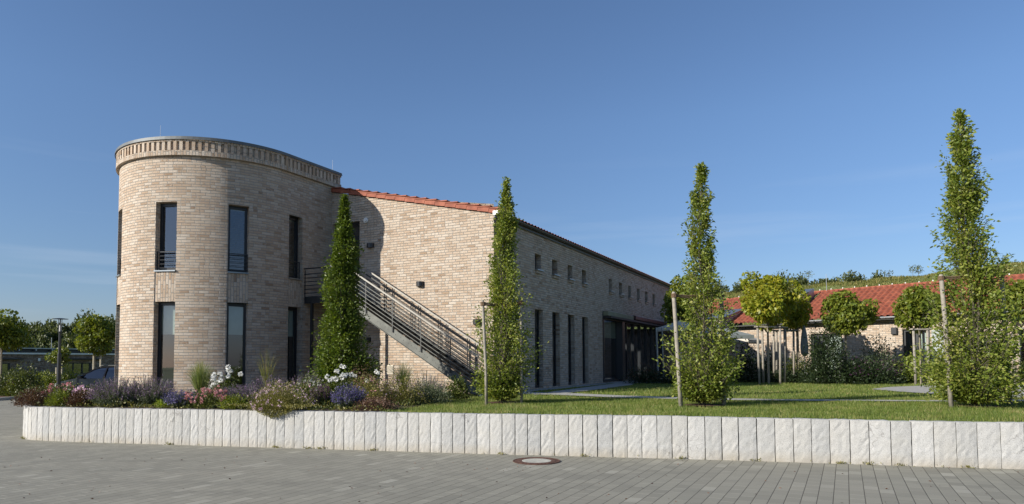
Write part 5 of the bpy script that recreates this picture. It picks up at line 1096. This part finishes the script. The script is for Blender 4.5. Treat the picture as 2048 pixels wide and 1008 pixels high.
# ------------------------------------------------------------------ parasols
def parasol(px, Y, hw, yrim, ypk, mat, lab, rz=.5, base_z=GZ):
    g_ = ground_at(px, Y, base_z); o = empty('parasol', g_, rz, lab, 'parasol', 'terrace parasols'); zr = at(px, yrim, Y)[2] - base_z; zp = at(px, ypk, Y)[2] - base_z
    mb = MB(); n = 4; c = [(hw, hw), (-hw, hw), (-hw, -hw), (hw, -hw)]; V = [(0, 0, zp)] + [(x, y, zr) for x, y in c] + [(x * .5, y * .5, (zp * .47 + zr * .53)) for x, y in c] + [((c[i][0] + c[(i + 1) % 4][0]) / 2 * .96, (c[i][1] + c[(i + 1) % 4][1]) / 2 * .96, zr + .02) for i in range(4)]
    Fs = []
    for i in range(4):
        j = (i + 1) % 4; Fs += [(0, 5 + i, 5 + j), (5 + i, 1 + i, 9 + i), (5 + i, 9 + i, 5 + j), (9 + i, 1 + j, 5 + j)]
    k = len(V); V += [(x, y, zr - .16) for x, y in c] + [(V[9 + i][0], V[9 + i][1], zr - .12) for i in range(4)]
    for i in range(4): j = (i + 1) % 4; Fs += [(1 + i, k + i, k + 4 + i, 9 + i), (9 + i, k + 4 + i, k + j, 1 + j)]
    mb.add(V, Fs); ob = mb.build('canopy', M[mat], o); s_ = ob.modifiers.new('thickness', 'SOLIDIFY'); s_.thickness = .006
    mb = MB(); mb.tube([(0, 0, 0), (0, 0, zp)], .03, 10); mb.build('pole', M['zinc_light'], o)
    mb = MB()
    for x, y in c: mb.bar((0, 0, zp - .06), (x * .97, y * .97, zr - .01), .02, .02)
    mb.build('rib', M['zinc_light'], o)
    mb = MB(); mb.box(-.3, .3, -.3, .3, 0, .06); mb.build('base', M['kerb'], o, bevel=.01)
parasol(1362, 30.5, .8, 656, 640, 'canvas', 'open beige parasol near the terrace glazing behind a stake')
parasol(1434, 29.5, 1.15, 672, 650, 'canvas_grey', 'open grey parasol behind the airy hornbeam', .2)
parasol(1470, 31.5, 1.0, 681, 660, 'canvas', 'open beige parasol lit by the sun left of the post frame', .9)
cp = ground_at(1609.5, 29.3, GZ); o = empty('closed_parasol', cp, 0, 'closed grey parasol standing before the tiled house', 'parasol'); zt2 = at(1609, 651, 29.3)[2] - GZ
mb = MB(); pr_ = [(.05, zt2 * .45), (.15, zt2 * .5), (.17, zt2 * .62), (.13, zt2 * .8), (.07, zt2 * .95), (.02, zt2)]; mb.lathe(pr_, 14); mb.build('canopy', M['canvas_grey'], o, smooth=True)
mb = MB(); mb.tube([(0, 0, 0), (0, 0, zt2 * .5)], .025, 8); mb.build('pole', M['zinc_light'], o)
# terrace posts by the glazing
for px, yb, lab in ((1316, 737, 'upright pale pole at the terrace edge'), (1327, 722, 'second thin pale pole behind the first on the terrace')):
    p = at(px, yb, 30.0); mb = MB(); mb.tube([(0, 0, 0), (-.05, 0, at(px, 655, 30)[2] - GZ)], .05 if px < 1320 else .03, 8); o = mb.build('terrace_pole', M['zinc'], loc=(p[0], 30.0, GZ)); tagit(o, lab, 'pole')
# ------------------------------------------------------------------ hill vegetation
def hz(x, y): return float(hill_h(np.array([x]), np.array([y]))[0])
g = np.random.default_rng(91)
n = 120000; az = R(1) * g.uniform(9, 40, n); rr = 50 + 38 * g.uniform(0, 1, n) ** .8; X = np.sin(az) * rr; Y = np.cos(az) * rr; Z = hill_h(X, Y)
P_ = np.stack([X, Y, Z], 1); D_ = g.normal(size=(n, 3)) * .3 + np.array([0, 0, 1.]); ln = g.uniform(.15, .55, n) * (.7 + .5 * np.sin(X * .4 + Y * .2) * np.sin(Y * .31 - X * .13)); V, T = leaves(P_, D_ + g.normal(size=(n, 3)) * .3, ln, ln * .25)
tagit(link('meadow_grass', fastmesh('meadow_grass', V, T, G['drygrass'])), 'tall wild grass covering the hill behind the tiled house', 'grass', None, 'stuff')
def bush(px, Yd, wpx, ytop, lab, mat='forest', seed=1, n=1600, ls=.3):
    q = at(px, 600, Yd); X, Y_ = q[0], q[1]; z = hz(X, Y_); h = at(px, ytop, Yd)[2] - z; w_ = wpx * Yd / FPX
    o = empty('hill_bush', (X, Y_, z - .1), 0, lab, 'bush', 'bushes on the hill crest'); me, *_ = shrub_mesh(w_, w_, h, n, ls, G[mat], seed, .6, .5); link('foliage', me, o)
    mb = MB(); mb.tube([(0, 0, 0), (0, 0, h * .6)], .06, 6); mb.build('stem', M['bark'], o)
for i, a in enumerate([(1492, 76, 50, 566, 'bush on the hill left above the yellow maple'), (1566, 78, 40, 546, 'conical bush on the hill right behind the yellow maple crown'), (1600, 80, 44, 552, 'dark round bush just left of the dormer on the skyline'), (1648, 76, 60, 560, 'wide low bush above the left end of the red roof'), (1702, 74, 34, 545, 'pair topped green bush on the skyline above the green maple'), (1720, 76, 24, 552, 'smaller bush touching the pair topped bush'), (1758, 74, 30, 546, 'round bush on the skyline in the middle of the roof'), (1675, 79, 30, 556, 'low bush between the dormer and the pair topped bush'), (1432, 82, 60, 568, 'bush on the skyline left of the yellow maple'), (1865, 78, 40, 554, 'low bush left of the stake top on the skyline')]):
    bush(*a, seed=500 + i, n=2600 if a[2] > 40 else 1500, ls=.28)
def sapling(px, Yd, ytop, lab, seed, leafn=60):
    q = at(px, 600, Yd); X, Y_ = q[0], q[1]; z = hz(X, Y_); h = at(px, ytop, Yd)[2] - z; g = np.random.default_rng(seed)
    o = empty('sapling', (X, Y_, z - .05), 0, lab, 'young tree', 'thin saplings on the hill'); mb = MB(); mb.tube([(0, 0, 0), (.03, 0, h * .5), (0, 0, h)], [.03, .022, .01], 5); mb.build('trunk', M['bark'], o)
    P_ = np.stack([g.normal(size=leafn) * .22, g.normal(size=leafn) * .22, h * g.uniform(.62, 1.0, leafn)], 1); V, T = leaves(P_, g.normal(size=(leafn, 3)), .2, .1); link('crown', fastmesh('crown', V, T, G['forest']), o)
for i, a in enumerate([(1618, 76, 541, 'thin sapling above the dormer on the skyline'), (1779, 74, 540, 'thin sapling right of the round skyline bush'), (1827, 75, 530, 'left sapling of a close pair on the hill'), (1838, 75, 530, 'right fuller sapling of a close pair on the hill'), (2013, 76, 510, 'tall thin sapling on the crest at the far right'), (1897, 76, 545, 'thin sapling just left of the tallest hornbeam')]): sapling(*a, 700 + i, 110 if i in (3, 4) else 60)
# far wood on the left as one mass
g = np.random.default_rng(17); Ps = []; Ds = []
for k in range(520):
    az = R(g.uniform(-48, -10)); rr = g.uniform(98, 128); X, Y_ = sin(az) * rr, cos(az) * rr; z = hz(X, Y_)
    h = g.uniform(2.3, 4.0) * (1.15 if az > R(-33) else .95) + (1.2 if g.uniform() < .12 else 0); w_ = h * g.uniform(.3, .5); n = 620
    d = unit(g.normal(size=(n, 3))); r = g.uniform(0, 1, n) ** .4; p = d * r[:, None] * np.array([w_, w_, h / 2]) * (1 + .2 * np.sin(5 * d[:, :1] * 3 + k)); p[:, 2] += z + h / 2
    p[:, 0] *= 1; taper = 1 - .45 * np.clip((p[:, 2] - z) / h, 0, 1); p[:, 0] *= taper; p[:, 1] *= taper; p[:, 0] += X; p[:, 1] += Y_; Ps.append(p); Ds.append(d + g.normal(size=(n, 3)) * .5 + np.array([0, 0, .3]))
P_ = np.concatenate(Ps); D_ = np.concatenate(Ds); ln = g.uniform(.25, .5, len(P_)); V, T = leaves(P_, D_, ln, ln * .6)
tagit(link('far_wood', fastmesh('far_wood', V, T, G['forest'])), 'dense young wood rising behind the low flat roofed building', 'wood', None, 'stuff')
g = np.random.default_rng(12); ss = np.concatenate([g.uniform(cum[3], cum[-3], 60), g.choice(g.uniform(cum[3], cum[-3], 14), 500) + g.normal(size=500) * .05]); wp = np.array([along(q) for q in ss]); n = len(ss)
P_ = np.stack([wp[:, 0], wp[:, 1] - g.uniform(.0, .05, n), g.uniform(.0, .03, n)], 1); V, T = leaves(P_, g.normal(size=(n, 3)) + np.array([0, 0, .6]), .035 * g.uniform(.5, 1.4, n), .014)
n2 = 260; X = g.uniform(-11, 8, n2); Y = g.uniform(6.5, 12, n2); V2, T2b = leaves(np.stack([X, Y, np.full(n2, .006)], 1), g.normal(size=(n2, 3)) * np.array([1, 1, .15]), .04 * g.uniform(.4, 1.2, n2), .018)
tagit(link('weeds_and_litter', fastmesh('weeds_and_litter', np.concatenate([V, V2]), np.concatenate([T, T2b + len(V)]), [G['olive'], G['brown']], mi=np.concatenate([np.zeros(len(T)), np.ones(len(T2b))]))), 'small weeds and dead leaves along the foot of the granite wall', 'weeds', None, 'stuff')
w2 = link('far_wood', bpy.data.objects['far_wood'].data, loc=(-20, 12, -3), rz=pi * .97); tagit(w2, 'wood on the far side of the street behind the viewer', 'wood', None, 'stuff')
# ------------------------------------------------------------------ lawn grass blades
def in_poly(X, Y, poly):
    ins = np.zeros(len(X), bool); j = len(poly) - 1
    for i in range(len(poly)):
        xi, yi = poly[i]; xj, yj = poly[j]; c = ((yi > Y) != (yj > Y)) & (X < (xj - xi) * (Y - yi) / (yj - yi + 1e-12) + xi); ins ^= c; j = i
    return ins
pth_polys = [[tuple(v.co[:2]) for v in o.data.vertices][:len(o.data.polygons[0].vertices)] for o in bpy.data.objects if o.type == 'MESH' and o.name.split('.')[0] in ('gravel_strip', 'facade_path', 'garden_path', 'plaza', 'terrace_paving', 'planting_bed', 'mulch_ring')]
def blades(n, y0, y1, hmin, hmax, wd, seed, x0=-3.5, x1=24):
    g = np.random.default_rng(seed); Y = y0 + (y1 - y0) * g.uniform(0, 1, n); X = g.uniform(x0, x1, n); k = (X / Y < 1.0) & (X / Y > -.2); X, Y = X[k], Y[k]
    ok = in_poly(X, Y, lawn_poly)
    for pp in pth_polys: ok &= ~in_poly(X, Y, pp)
    lx = (X - P0[0]) * E1[0] + (Y - P0[1]) * E1[1]; lt = (X - P0[0]) * D1[0] + (Y - P0[1]) * D1[1]; ok &= ~((lx < .1) & (lt > -.1))
    X, Y = X[ok], Y[ok]; n = len(X); clump = .75 + .4 * np.sin(X * 3.1 + np.sin(Y * 2.3) * 2) * np.sin(Y * 2.7 + X)
    h = g.uniform(hmin, hmax, n) * clump; B = np.stack([X, Y, np.full(n, GZ - .03)], 1); d = g.normal(size=(n, 2)) * .35; s_ = unit(g.normal(size=(n, 3)) * np.array([1, .4, 0])) * wd / 2
    tip = B + np.stack([d[:, 0] * h, d[:, 1] * h, h + .02], 1); V = np.stack([B - s_, B + s_, tip], 1).reshape(-1, 3); T = np.arange(3 * n).reshape(-1, 3); return V, T
V1, T1 = blades(150000, 9.5, 17, .03, .065, .009, 61, -3, 16); V2, T2_ = blades(90000, 17, 30, .03, .07, .016, 62); V3, T3_ = blades(1500, 10, 20, .10, .19, .006, 63, -3, 16)
V = np.concatenate([V1, V2, V3]); T = np.concatenate([T1, T2_ + len(V1), T3_ + len(V1) + len(V2)])
tagit(link('grass', fastmesh('grass', V, T, G['grass'])), 'short green lawn grass behind the granite wall', 'grass', None, 'stuff')
